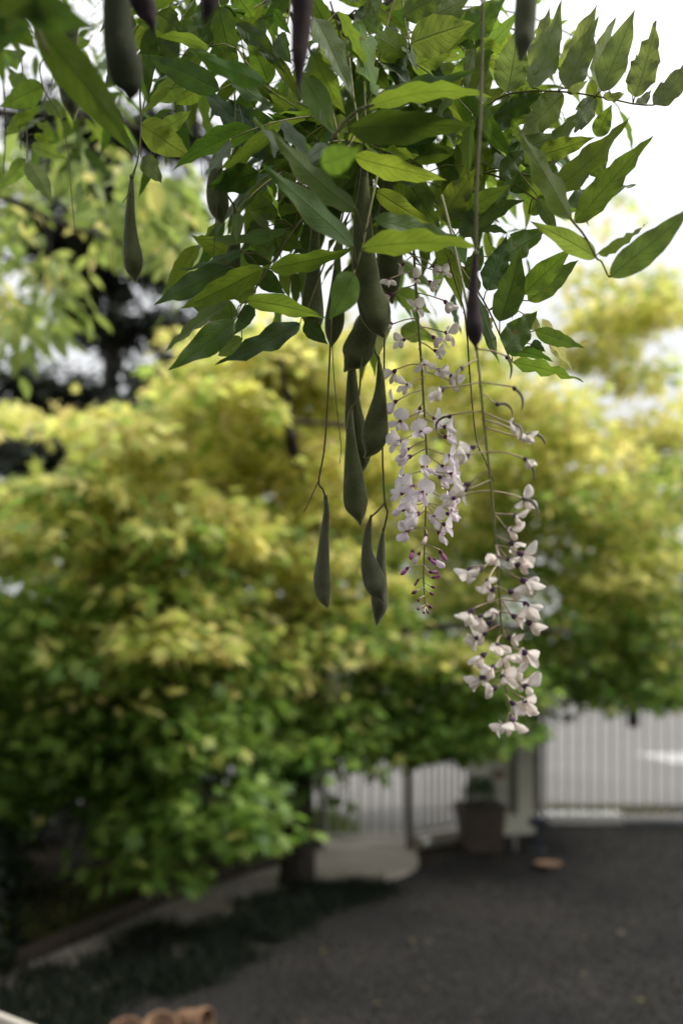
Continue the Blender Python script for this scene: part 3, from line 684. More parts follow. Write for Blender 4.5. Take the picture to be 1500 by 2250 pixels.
# 3. dark conifer far left
T3 = thing('conifer_tree', 'very dark conifer with level boughs behind the left side', 'tree', (-3.3, 13.5, 0))
q = spline([(-3.3, 13.5, 0), (-3.25, 13.5, 3), (-3.1, 13.5, 6), (-3.05, 13.5, 9)], 20)
MB().tube([tuple(a) for a in q], list(np.linspace(.20, .06, 20)), 10).obj('trunk', M_BARK, T3)
DK = np.array([(0.024, 0.032, 0.020), (0.034, 0.044, 0.026), (0.018, 0.025, 0.017)])
boughs = [((275, 900, 13.4), (40, 850, 12.6), .6), ((275, 1000, 13.4), (10, 1000, 12.4), .6), ((270, 560, 13.5), (60, 500, 12.8), .55), ((280, 700, 13.5), (470, 740, 13), .5),
          ((275, 640, 13.5), (130, 600, 13.2), .35), ((280, 830, 13.5), (450, 850, 13), .45), ((270, 420, 13.5), (390, 470, 13), .4), ((270, 400, 13.5), (120, 390, 12.9), .5), ((278, 760, 13.5), (180, 700, 13.8), .35),
          ((275, 950, 13.5), (420, 960, 13.2), .5), ((280, 560, 13.5), (430, 610, 13.3), .35), ((275, 1080, 13.4), (500, 1080, 13), .5), ((275, 1080, 13.4), (60, 1090, 12.6), .5), ((270, 300, 13.5), (70, 270, 13), .5), ((270, 270, 13.5), (420, 300, 13), .4)]
pa, aa, na, sa, ca = [], [], [], [], []
for A, B, r in boughs:
    a, b = np.array(P(*A)), np.array(P(*B))
    MB().tube([tuple(a), tuple((a + b) / 2 + [0, 0, .12]), tuple(b)], [.06, .04, .015], 6).obj('bough', M_BARK, T3)
    n = int(2600 * r); t_ = rng.random(n) ** .7
    c = a + (b - a) * t_[:, None]
    off = rng.normal(size=(n, 3)) * np.array([r * .45, r * .8, r * .20])
    pa.append(c + off); aa.append(unit(off * [1, 1, .4] + (b - a) * .4 + rng.normal(size=(n, 3)) * .2) + [0, 0, -.3]); na.append(rng.normal(size=(n, 3)) * .6 + [0, 0, 1])
    sa.append(rng.uniform(.10, .26, n)); ca.append(DK[rng.integers(0, 3, n)] * rng.uniform(.7, 1.4, (n, 1)))
wobj('foliage', cloud_mesh('foliage', lance_template(.22), *[np.concatenate(k) for k in (pa, aa, na, sa, ca)], M_NEEDLE), T3, 'stuff')

# 4. dark hedge under the maple
def leafy_mass(name, label, cat, box, n, cols, size, mat=M_CLOUD, tmpl=LANCE, kind=None, stem=True):
    (x0, x1), (y0, y1), (z0, z1) = box
    root = thing(name, label, cat, ((x0 + x1) / 2, (y0 + y1) / 2, 0))
    g = rng.random((n, 3)); p = np.stack([x0 + (x1 - x0) * g[:, 0], y0 + (y1 - y0) * g[:, 1], z0 + (z1 - z0) * g[:, 2]], 1)
    p[:, 2] += .16 * np.sin(p[:, 0] * 3.1) * (p[:, 2] / z1); p[:, 1] += .15 * np.sin(p[:, 0] * 4.3 + p[:, 2] * 5)
    wobj('foliage', cloud_mesh('foliage', tmpl, p, rng.normal(size=(n, 3)) + [0, -.3, -.2], rng.normal(size=(n, 3)) * .7 + [0, -.3, .8], size * rng.uniform(.6, 1.3, n), cols[rng.integers(0, len(cols), n)] * rng.uniform(.6, 1.4, (n, 1)), mat), root, 'stuff')
    if stem:
        for k in range(max(3, int((x1 - x0) * 2))):
            x = x0 + (k + .5) * (x1 - x0) / max(3, int((x1 - x0) * 2))
            MB().tube([(x, (y0 + y1) / 2, 0), (x + .06, (y0 + y1) / 2 + .03, z1 * .45), (x - .03, (y0 + y1) / 2, z1 * .8)], [.03, .022, .01], 6).obj('stem', M_BARK, root)
    return root
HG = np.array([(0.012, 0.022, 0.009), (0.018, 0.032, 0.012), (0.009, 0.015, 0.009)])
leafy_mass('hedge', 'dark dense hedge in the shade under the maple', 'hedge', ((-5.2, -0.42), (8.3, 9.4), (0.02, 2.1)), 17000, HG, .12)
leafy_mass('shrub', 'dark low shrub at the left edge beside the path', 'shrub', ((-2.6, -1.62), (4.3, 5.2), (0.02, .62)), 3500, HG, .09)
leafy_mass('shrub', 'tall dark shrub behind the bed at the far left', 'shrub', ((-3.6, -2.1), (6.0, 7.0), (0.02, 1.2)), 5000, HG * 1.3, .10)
g = G(160, 1915)
t = thing('young_tree', 'slender pale barked tree forking low behind the bed', 'tree', (g.x, 7.4, 0))
limb([(-1.98, 7.4, -.02), (-1.96, 7.4, .25), (-1.88, 7.4, .5), (-1.80, 7.4, 1.2), (-1.75, 7.4, 2.0)], .065, .035, 'trunk', M_BARKP, t)
limb([(-1.97, 7.42, .12), (-2.08, 7.42, .35), (-2.12, 7.4, .9), (-2.2, 7.4, 1.6)], .05, .025, 'trunk', M_BARKP, t)

# 5. woods and shrubs across the road
WG = np.array([(0.05, 0.075, 0.02), (0.08, 0.10, 0.025), (0.15, 0.15, 0.03), (0.03, 0.05, 0.02)])
n = 9000; p = np.stack([rng.uniform(-34, 40, n), rng.uniform(36, 44, n), rng.uniform(0, 1, n) ** 1.2], 1)
hgt = 2.6 + 1.1 * np.sin(p[:, 0] * .5) + .8 * np.sin(p[:, 0] * 1.3 + 1); p[:, 2] = p[:, 2] * hgt + .1
o = link('woods', cloud_mesh('woods', MAPLE, p, rng.normal(size=(n, 3)), rng.normal(size=(n, 3)) * .6 + [0, -.2, 1], rng.uniform(.35, .8, n), WG[rng.integers(0, 4, n)] * rng.uniform(.6, 1.3, (n, 1)), M_CLOUD), kind='stuff')
o['label'] = 'far trees across the road behind the paling fence'

# 6. hanging yellow green foliage between wisteria and conifer (further along the arbour)
T4 = thing('pepper_tree', 'yellow green tree with drooping narrow leaves at the left edge', 'tree', (-2.4, 4.2, 0))
q = spline([(-2.4, 4.2, 0), (-2.38, 4.2, 1.4), (-2.2, 4.1, 2.6), (-1.9, 4.0, 3.6), (-1.5, 3.9, 4.4)], 22)
MB().tube([tuple(a) for a in q], list(np.linspace(.11, .03, 22)), 10).obj('trunk', M_BARK, T4)
for pts, r in (([(-40, 420, 4.0), (60, 455, 3.9), (130, 490, 3.9), (240, 525, 3.8), (300, 550, 3.7)], .016), ([(-300, 300, 4), (-100, 260, 3.9), (100, 250, 3.8), (300, 280, 3.7), (420, 340, 3.6)], .02),
               ([(95, 470, 3.9), (110, 540, 3.9), (105, 620, 3.8)], .008), ([(-100, 500, 4), (0, 560, 3.9), (100, 600, 3.9)], .014)):
    limb(pts, r, r * .35, 'limb', M_BARK, T4)
poly4 = [(-60, 300), (60, 330), (200, 300), (330, 320), (430, 400), (455, 480), (455, 570), (420, 650), (380, 620), (330, 560), (260, 520), (215, 560), (170, 600), (185, 680), (120, 760), (60, 740), (-60, 780)]
hole4 = [[(60, 470), (210, 500), (215, 545), (70, 545)], [(300, 420), (420, 430), (400, 480), (310, 480)], [(150, 560), (300, 540), (330, 620), (200, 640)]]
S4 = sample_sprays(poly4, 50, lambda x, y, r: 3.3 + 1.5 * r, 24, hole4)
S4 += [(rnd.uniform(250, 480), rnd.uniform(380, 640), rnd.uniform(4, 5)) for _ in range(10)]
L4 = spray_leaves(S4, 20, .15, .5, .10, lambda x, y: .22, tilt=.8, droop=.8, seed=23, greens=np.array([(0.18, 0.24, 0.05), (0.23, 0.29, 0.07), (0.13, 0.19, 0.04)]))
L4 = carve(L4, [[(40, 465), (215, 490), (220, 550), (50, 550)], [(180, 575), (480, 600), (480, 880), (190, 880)], [(290, 290), (440, 300), (420, 380), (300, 370)], [(0, 770), (220, 740), (220, 840), (0, 850)]], .85)
foliage(T4, 'foliage', lance_template(.2), L4, 300, M_CLOUD)

# ------------------------------------------------------------------ wisteria: leaflets
PROF_U = [0, .03, .08, .16, .28, .42, .58, .72, .84, .92, .97, 1.0]
PROF_W = [.05, .34, .62, .86, 1.0, .97, .80, .55, .29, .13, .055, .004]
NU, NV = 15, 6
def leaflet_mesh(name, L, W, mat, arch=0.06, fold=0.25, wave=0.10, waves=3.0, twist=0.0, ph=0.0, side=0.0):
    """x runs from base to tip, z is the upper face; both ends lie on the x axis"""
    us = np.array([0, .02, .05, .1, .17, .25, .34, .43, .52, .61, .70, .79, .87, .94, 1.0])
    v, uv, f = [], [], []
    for i, u in enumerate(us):
        hw = np.interp(u, PROF_U, PROF_W) * W / 2
        zc = arch * L * 4 * u * (1 - u); yc = side * L * 4 * u * (1 - u) * (0.6 + .8 * u); tw = twist * (u - .35)
        for j in range(NV + 1):
            s = j / NV * 2 - 1; y = s * hw
            e = abs(s) ** 1.6
            z = fold * abs(y) - fold * .8 * abs(y) * abs(s) * .5 + wave * W * e * math.sin(2 * math.pi * waves * u + ph + (1.3 if s > 0 else 0)) * (0.25 + .75 * math.sin(math.pi * u))
            y2 = y * math.cos(tw) - z * math.sin(tw); z2 = y * math.sin(tw) + z * math.cos(tw)
            v.append((u * L, yc + y2, zc + z2)); uv.append((u, (s + 1) / 2))
    for i in range(len(us) - 1):
        for j in range(NV):
            a = i * (NV + 1) + j; f.append((a, a + NV + 1, a + NV + 2, a + 1))
    f = [q[::-1] for q in f]
    me = bpy.data.meshes.new(name); me.from_pydata(v, [], f); me.materials.append(mat)
    l = me.uv_layers.new(name='UVMap'); idx = np.zeros(len(me.loops), np.int32); me.loops.foreach_get('vertex_index', idx)
    l.data.foreach_set('uv', np.array(uv, np.float32)[idx].reshape(-1))
    me.polygons.foreach_set('use_smooth', [True] * len(me.polygons)); me.update()
    if me.polygons[len(me.polygons) // 2].normal.z < 0: me.flip_normals()
    return me
CAMP = Vector((0, 0, CAMZ))
def place(axis, nrm, pos):
    x = axis.normalized(); z = (nrm - x * nrm.dot(x)).normalized(); y = z.cross(x)
    return Matrix(((x.x, y.x, z.x, pos.x), (x.y, y.y, z.y, pos.y), (x.z, y.z, z.z, pos.z), (0, 0, 0, 1)))
def spray(name, label, stems, leaves, depth, loc, jitter=0.05, under=0.5, cat='vine', group='leafy wisteria sprays', wide=0.97, wavy=1.15):
    """stems: polylines of (x, y, depth); leaves: rows of bx by tx ty width tone [depth [tip depth]]; every leaflet goes to its nearest stem"""
    root = thing(name, label, cat, loc, group)
    paths = [spline([tuple(P(*p)) for p in st], 14) for st in stems]
    mbs = []
    for q in paths:
        m = MB(); L_ = len(q); m.tube([tuple(a) for a in q], list(np.linspace(.0013, .0008, L_)), 6); mbs.append(m)
    jobs = []
    for row in leaves.strip().splitlines():
        r = row.split('#')[0].split()
        if len(r) < 6: continue
        bx, by, tx, ty, wpx = map(float, r[:5]); tone = r[5]
        d = float(r[6]) if len(r) > 6 else depth + rnd.uniform(-jitter, jitter)
        d2 = float(r[7]) if len(r) > 7 else d + rnd.uniform(-.05, .035)
        B, T = P(bx, by, d), P(tx, ty, d2); ax = T - B; L = ax.length
        k = int(np.argmin([min(((np.array(B) - q) ** 2).sum(1)) for q in paths])); q = paths[k]
        j = int(np.argmin(((np.array(B) - q) ** 2).sum(1)))
        S_ = Vector(q[j])
        if (S_ - B).length > 0.004 and (S_ - B).length < .09:
            mid = (S_ + B) / 2 + Vector((0, 0, .12 * (S_ - B).length)); mbs[k].tube([S_, mid, B, B + ax * .03], [.0008, .0007, .0007, .0005], 5)
        wpx *= wide; wm = wpx / FPX * d; W = max(wm * 1.04, .275 * L); W = min(W, .60 * L)
        roll = math.acos(min(1, wm / W)) * .92
        if rnd.random() < .5: roll = -roll
        c = (CAMP - B).normalized(); a = ax.normalized(); n0 = (c - a * c.dot(a)).normalized()
        nrm = Matrix.Rotation(roll, 3, a) @ n0
        if rnd.random() < under: nrm = -nrm
        flat = tone.endswith('!')
        if flat: nrm = -n0
        me = leaflet_mesh('leaflet', L, W, LEAF[tone[0]], arch=rnd.uniform(-.05, .07), fold=rnd.uniform(.08, .4), wave=rnd.uniform(.06, .16) * wavy, waves=rnd.uniform(2.0, 4.6),
                          twist=0.0 if flat else rnd.uniform(-.35, .35), ph=rnd.uniform(0, 6), side=rnd.uniform(-.035, .035))
        jobs.append((k, me, place(ax, nrm, B)))
    stems_o = [m.obj('compound_leaf', M_RIB, root) for m in mbs]
    for k, me, M in jobs: link('leaflet', me, stems_o[k], M)
    return root
VAR = {t: [leaflet_mesh('leaflet', 1.0, rnd.uniform(.25, .32), LEAF[t], arch=rnd.uniform(-.05, .08), fold=rnd.uniform(.1, .4), wave=rnd.uniform(.05, .1), waves=rnd.uniform(2, 4.2), twist=rnd.uniform(-.4, .4),
                                ph=rnd.uniform(0, 6), side=rnd.uniform(-.04, .04)) for _ in range(7)] for t in 'dmysp'}
def compound(root, A, D, length, pairs, ll, tones, droop=.35, up=Vector((0, 0, 1))):
    """one pinnate leaf grown from A along D: a stalk with paired hanging leaflets and one at the end"""
    A = Vector(A); D = Vector(D).normalized(); n = pairs * 2 + 3
    pts = [A + D * length * (i / (n - 1)) + Vector((0, 0, -droop * length * (i / (n - 1)) ** 2)) for i in range(n)]
    m = MB().tube(pts, list(np.linspace(.0014, .0007, n)), 5); jobs = []
    for i in range(pairs + 1):
        k = 2 + i * 2 if i < pairs else n - 1
        p = pts[k]; t = (pts[k] - pts[k - 1]).normalized(); sd_ = t.cross(up).normalized()
        for s in ((-1, 1) if i < pairs else (0,)):
            ax = (sd_ * s * rnd.uniform(.8, 1.1) + t * rnd.uniform(.35, .8) + Vector((0, 0, -rnd.uniform(.1, .8))) + Vector([rnd.gauss(0, .15) for _ in range(3)])).normalized()
            nr = (up * .8 + sd_ * s * .2 + Vector([rnd.gauss(0, .35) for _ in range(3)])).normalized()
            L = ll * rnd.uniform(.75, 1.15) * (.8 + .3 * math.sin(math.pi * (i + .5) / (pairs + 1)))
            b = p + ax * .006; m.tube([p, b], [.0008, .0007], 4)
            M = place(ax, nr, b) @ Matrix.Scale(L, 4); jobs.append((rnd.choice(VAR[rnd.choice(tones)]), M))
    st = m.obj('compound_leaf', M_RIB, root)
    for me, M in jobs: link('leaflet', me, st, M)

spray('wisteria_spray', 'long wisteria leaf reaching right with paired leaflets standing up against white sky',
 [[(1040, 300, 1.27), (1065, 238, 1.25), (1112, 208, 1.23), (1172, 200, 1.22), (1241, 202, 1.21), (1320, 213, 1.20), (1394, 229, 1.19), (1434, 231, 1.185)]], '''
1113 203 1138 58 76 s 1.23
1172 194 1233 2 56 s 1.215
1172 190 1207 12 46 s 1.26
1241 194 1313 36 58 s 1.205
1241 188 1312 8 52 s 1.25
1320 200 1394 20 60 s 1.195
1318 198 1351 38 44 s 1.24
1394 212 1440 44 56 s 1.185
1388 205 1397 120 34 s 1.22
1436 231 1535 105 46 s 1.18
1245 204 1291 176 18 s 1.21
1325 215 1372 204 20 s 1.20
1400 229 1430 196 20 s 1.19
1190 211 1080 258 46 d 1.24
1236 208 1136 300 60 y 1.23
1306 212 1262 292 40 m 1.22
1120 210 1075 330 40 m 1.27
1065 250 1180 268 44 m 1.26
''', 1.21, P(1060, 240, 1.25), under=.95, wide=1.06, wavy=1.7)
spray('wisteria_spray', 'fan of glossy wisteria leaflets sweeping up to the right beneath the standing leaf',
 [[(1010, 400, 1.3), (1090, 375, 1.27), (1160, 385, 1.25), (1230, 400, 1.23), (1290, 390, 1.22)], [(1040, 372, 1.3), (1110, 395, 1.27), (1180, 440, 1.25), (1240, 470, 1.22), (1262, 487, 1.2)]], '''
1196 366 1289 234 42 m 1.25
1310 300 1344 229 42 m 1.27
1218 418 1381 257 56 m 1.19
1262 489 1436 296 60 m 1.17
1244 452 1396 407 36 m 1.21
1297 386 1336 344 36 y 1.25
1150 325 1236 294 50 m 1.24
1096 388 1150 330 46 m 1.22
1148 302 1222 258 36 d 1.26
1180 342 1306 301 44 m 1.24
1100 372 1160 300 38 d 1.3
1200 440 1300 330 40 d 1.26
1120 420 1215 345 44 d 1.27
1240 465 1345 395 34 m 1.26
1085 350 1130 275 40 m 1.3
1160 470 1230 410 36 y 1.28
''', 1.22, P(1010, 400, 1.3), under=.7)
spray('wisteria_spray', 'bright blurred wisteria leaflets with a reddish stalk at the right edge',
 [[(1250, 478, 1.06), (1285, 520, 1.06), (1309, 567, 1.06), (1320, 574, 1.06), (1335, 606, 1.06), (1341, 608, 1.06)]], '''
1253 482 1128 270 48 y 1.05 1.0
1308 566 1163 486 46 y 1.06 1.08
1340 608 1520 448 66 y 1.05 1.03
1314 556 1422 488 18 m 1.06 1.09
''', 1.05, P(1300, 560, 1.06), under=.8)
spray('wisteria_spray', 'broad yellow green wisteria leaflets lit from behind at the top centre',
 [[(880, -60, 1.28), (886, 30, 1.26), (898, 90, 1.24), (903, 150, 1.25), (905, 230, 1.27)], [(1075, -40, 1.3), (1050, 60, 1.28), (1040, 140, 1.27), (1010, 250, 1.28)], [(820, -60, 1.32), (825, 40, 1.3), (832, 100, 1.3)]], '''
902 96 1042 50 84 y 1.2
885 35 985 -18 54 y 1.25
950 34 1037 -12 42 y 1.26
985 40 1098 2 28 y 1.25
1005 97 1112 -5 72 m 1.24
1045 132 1141 18 36 y 1.27
1040 226 1081 98 66 y 1.28
830 216 1042 154 46 d 1.08 1.06
925 202 1024 214 52 y 1.27
870 186 897 98 36 d 1.22
832 92 896 132 40 y 1.30
800 36 843 70 40 y 1.28
815 -12 801 66 26 y 1.29
836 -12 830 36 28 y 1.30
905 150 1000 105 50 y 1.3
905 170 960 130 30 m 1.33
1010 255 950 180 50 y 1.33
1042 140 985 170 40 m 1.31
905 232 880 300 46 d 1.33
1040 60 1120 70 60 m 1.31
''', 1.26, P(890, 0, 1.28), under=.85)
spray('wisteria_spray', 'dense tangle of dark wisteria leaves in the middle above the hanging pods',
 [[(760, 60, 1.2), (775, 200, 1.17), (785, 280, 1.12), (760, 330, 1.05)], [(830, 380, 1.1), (815, 450, 1.08), (795, 545, 1.06), (778, 600, 1.05)], [(905, 380, 1.25), (940, 430, 1.22), (990, 500, 1.2), (1020, 560, 1.2)],
  [(700, 90, 1.1), (712, 170, 1.1), (730, 240, 1.1), (745, 310, 1.08)], [(960, 300, 1.3), (900, 360, 1.28), (840, 400, 1.26)]], '''
768 281 1050 274 72 d 1.02 1.05
804 238 1082 214 34 m 1.05 1.03
705 362 792 326 78 m .86 .84
780 345 982 396 48 m 1.08
870 368 966 502 76 d 1.18
825 420 956 496 44 m 1.16
970 482 1046 370 68 m 1.2
995 482 1122 404 48 m 1.21
1040 366 1050 254 46 y 1.25
1066 234 1080 316 26 d 1.2
686 115 759 252 54 m 1.04
690 38 781 226 50 m 1.07
662 160 736 302 60 m 1.05 1.02
742 25 806 216 22 m 1.12
786 44 831 216 46 m 1.15
783 462 588 274 50 d 1.03 .99
776 540 574 357 50 d 1.02 .98
795 546 1066 543 48 m 1.02 1.0
822 480 1022 526 44 m 1.05
1006 510 1152 440 58 m 1.2
990 500 1112 408 42 m 1.22
1050 506 1116 514 18 d 1.2
778 600 722 702 68 m 1.03 1.01
700 290 600 250 40 d 1.25
860 330 960 300 50 d 1.28
900 345 1010 330 44 d 1.3
840 300 900 390 40 d 1.3
930 440 870 520 46 m 1.28
960 330 1010 400 40 d 1.32
850 420 800 500 44 d 1.3
820 350 740 420 46 d 1.26
1010 560 940 590 40 m 1.3
780 180 720 110 44 d 1.28
800 130 860 210 40 d 1.3
720 60 680 -20 44 d 1.25
740 170 700 260 44 d 1.25
840 540 770 470 34 d 1.28
640 350 614 442 36 m 1.24
640 318 702 362 36 m 1.22
600 356 681 386 22 d 1.2
690 370 771 391 26 d 1.18
''', 1.2, P(780, 100, 1.2), under=.6)
spray('wisteria_spray', 'dark wisteria leaflets against the bright gap at the upper left of the tangle',
 [[(735, 262, 1.22), (690, 290, 1.22), (655, 318, 1.22), (595, 350, 1.22), (566, 378, 1.22)], [(470, -40, 1.25), (490, 40, 1.24), (530, 120, 1.22), (590, 195, 1.2), (650, 235, 1.2)], [(640, -30, 1.27), (630, 60, 1.26), (600, 140, 1.24)]], '''
483 15 526 162 58 d 1.22
520 -12 561 46 48 m 1.26
480 14 546 76 22 d 1.25
520 50 633 166 40 d 1.18
582 182 414 108 44 d 1.02 1.0
481 199 314 119 58 d 1.16
460 102 345 80 26 m 1.2
570 40 581 91 36 m 1.27
590 186 545 94 54 d 1.21
600 20 640 76 24 d 1.24
612 76 642 142 40 d 1.23
510 168 598 232 30 d 1.15
583 349 427 190 60 d 1.19
626 306 498 215 44 d 1.2
667 286 584 247 22 d 1.22
640 312 703 319 15 d 1.22
566 378 454 411 60 d 1.18
440 20 470 110 50 d 1.3
400 40 440 120 46 m 1.32
650 240 610 290 30 d 1.27
540 -20 500 40 44 m 1.3
''', 1.22, P(600, 150, 1.22), under=.4)
spray('wisteria_spray', 'wisteria spray drooping to the lower left with pointed dark leaflets',
 [[(735, 400, 1.25), (690, 450, 1.24), (645, 505, 1.22), (600, 572, 1.2), (555, 645, 1.19), (510, 712, 1.18)], [(720, 560, 1.22), (690, 640, 1.2), (668, 705, 1.19)]], '''
655 462 562 458 24 d 1.2
601 482 567 420 40 m 1.24
590 496 545 461 22 m 1.25
630 508 444 526 24 m 1.18
512 562 419 517 46 m 1.27
532 550 392 593 20 d 1.17
506 586 339 669 56 d 1.17
579 590 394 679 56 m 1.14
535 556 597 580 30 d 1.22
592 590 782 545 42 m 1.15
566 596 626 646 46 d 1.2
620 590 637 656 26 m 1.23
521 692 411 664 56 m 1.24
560 642 488 638 54 m 1.25
506 661 357 777 22 m 1.15
515 706 369 813 60 d 1.13 1.10
659 711 473 801 48 d 1.14
532 746 477 781 40 y 1.25
540 661 714 699 42 m 1.12
560 670 514 737 34 d 1.22
669 706 720 757 40 d 1.18
606 520 667 546 52 m 1.25
560 530 602 562 50 m 1.25
690 460 630 420 40 d 1.26
700 500 640 560 40 d 1.26
690 590 655 540 34 d 1.25
''', 1.2, P(735, 400, 1.25), under=.6)
spray('wisteria_spray', 'hanging wisteria leaf with broad leaflets right of the second flower cluster stem',
 [[(1000, 560, 1.24), (1020, 600, 1.23), (1052, 645, 1.22), (1082, 700, 1.21), (1112, 772, 1.2), (1124, 795, 1.2)]], '''
1070 637 1111 518 60 d 1.19
1097 706 1140 540 66 d 1.17
1110 562 1206 500 60 m 1.24
1150 646 1258 544 54 m 1.2
1160 661 1271 571 54 m 1.23
1110 766 1180 682 66 m 1.15
1175 726 1284 764 36 m 1.19
1115 771 1217 796 26 d 1.18
1125 796 1281 839 30 m 1.15
1165 756 1198 772 30 d 1.22
1190 701 1256 812 24 p 1.27
1212 740 1228 792 18 p 1.27
1070 700 1075 755 26 p 1.26
1150 690 1190 740 30 p 1.27
870 642 946 690 44 y 1.36
880 720 957 752 44 y 1.36
852 690 829 792 30 p 1.34
1050 640 1010 580 34 d 1.27
1030 600 1060 540 40 m 1.28
''', 1.2, P(1000, 560, 1.24), under=.75)
spray('wisteria_spray', 'large blurred wisteria leaves close by in the top left corner',  # dark leaf tone here stands in for the missing backlight
 [[(-30, -40, .8), (30, 20, .8), (75, 60, .82), (110, 120, .85)]], '''
40 18 214 62 66 d! .72 .70
12 42 82 110 54 d .86
80 55 303 352 52 d! .86 .92
-30 30 40 60 60 d! .8
-40 -30 170 14 90 d! .7 .72
-60 90 70 60 70 d! .78 .8
20 -60 130 40 60 d! .8 .82
''', .8, P(0, 0, .8), under=.3)
spray('wisteria_spray', 'yellowing jagged wisteria leaves hanging beside the leftmost slender pod',
 [[(330, 0, 1.28), (335, 90, 1.27), (325, 180, 1.26), (310, 270, 1.25), (310, 345, 1.25)], [(440, 100, 1.3), (430, 150, 1.3), (410, 186, 1.3)]], '''
330 60 325 216 40 d 1.22
405 186 328 219 50 y 1.28
440 190 385 230 40 m 1.26
354 286 421 242 36 y 1.25
311 272 423 345 70 y 1.24
311 346 356 404 42 y 1.25
345 30 401 76 58 d 1.27
390 120 340 80 40 d 1.3
330 110 290 170 36 m 1.3
''', 1.26, P(330, 0, 1.28), under=.6)
spray('wisteria_spray', 'yellow green wisteria leaflets dangling from thin stems at the left edge',
 [[(20, -20, 1.5), (45, 120, 1.5), (58, 240, 1.48), (60, 352, 1.46)], [(140, 60, 1.5), (120, 160, 1.5), (90, 240, 1.5)]], '''
95 190 0 233 54 m 1.45
40 280 91 230 22 m 1.48
55 350 0 413 34 y 1.45
62 356 113 450 44 y 1.43
70 320 151 351 28 y 1.46
75 296 128 316 20 m 1.46
80 270 115 282 14 m 1.48
60 200 20 150 40 m 1.5
120 160 190 200 44 m 1.52
140 100 200 90 40 m 1.52
50 130 0 110 44 m 1.5
100 220 150 260 36 m 1.52
60 250 10 300 32 y 1.5
''', 1.48, P(40, 0, 1.5), under=.7)
# filler: whole pinnate leaves of the vine behind those in front
def filler(label, n, xr, yr, dr, tones, ll=.075, dirbias=(0, 0, 0), skip=()):
    root = thing('wisteria_spray', label, 'vine', P(sum(xr) / 2, sum(yr) / 2, sum(dr) / 2), 'leafy wisteria sprays'); k = 0
    while k < n:
        x, y, d = rnd.uniform(*xr), rnd.uniform(*yr), rnd.uniform(*dr)
        if any(a < x < c and b < y < e for a, b, c, e in skip): continue
        D = Vector((rnd.gauss(0, .7), rnd.gauss(0, .5), rnd.gauss(-.15, .35))) + Vector(dirbias)
        compound(root, P(x, y, d), D, rnd.uniform(.16, .26), rnd.randint(4, 5), ll, tones, rnd.uniform(.2, .6)); k += 1
    return root
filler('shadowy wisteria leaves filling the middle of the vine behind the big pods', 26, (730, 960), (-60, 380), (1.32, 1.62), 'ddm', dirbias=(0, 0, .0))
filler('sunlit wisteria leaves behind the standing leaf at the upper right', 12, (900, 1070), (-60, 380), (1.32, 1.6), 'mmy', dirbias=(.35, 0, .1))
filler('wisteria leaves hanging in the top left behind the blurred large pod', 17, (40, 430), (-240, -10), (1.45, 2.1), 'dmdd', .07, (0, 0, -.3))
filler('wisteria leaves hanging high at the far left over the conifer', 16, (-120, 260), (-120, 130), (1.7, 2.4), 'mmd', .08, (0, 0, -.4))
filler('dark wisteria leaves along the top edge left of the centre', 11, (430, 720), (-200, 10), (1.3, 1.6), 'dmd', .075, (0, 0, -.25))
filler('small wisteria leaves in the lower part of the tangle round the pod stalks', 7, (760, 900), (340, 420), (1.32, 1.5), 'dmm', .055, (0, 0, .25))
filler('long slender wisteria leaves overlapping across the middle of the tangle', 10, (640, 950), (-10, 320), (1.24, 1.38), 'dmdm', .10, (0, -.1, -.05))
filler('fresh green wisteria leaves crowding the right half of the tangle', 4, (920, 1010), (220, 310), (1.28, 1.42), 'mdm', .075, (.2, 0, .35))
# the woody vine itself
t = thing('wisteria_vine', 'twisting dark woody wisteria stems running along the top of the arbour', 'vine', P(700, -60, 1.45))
for pts, r in (([(150, -160, 1.5), (400, -40, 1.5), (620, -10, 1.48), (780, 40, 1.45), (900, -20, 1.5), (1150, -140, 1.6)], .006), ([(780, 40, 1.45), (800, 180, 1.45), (800, 320, 1.44), (790, 440, 1.42)], .0035), ([(850, 0, 1.5), (870, 160, 1.5), (858, 330, 1.48), (850, 420, 1.46)], .004),
               ([(620, -10, 1.48), (650, 60, 1.46), (690, 130, 1.45), (760, 230, 1.44)], .0028), ([(250, 65, 1.5), (330, 62, 1.48), (420, 66, 1.48), (480, 75, 1.48)], .0025), ([(740, 30, 1.4), (770, 120, 1.38), (768, 240, 1.38)], .004)):
    q = spline([tuple(P(*p)) for p in pts], 24)
    MB().tube([tuple(a + rng.normal(size=3) * .0015) for a in q], list(np.linspace(r, r * .6, 24)), 8).obj('stem', M_VINE, t)

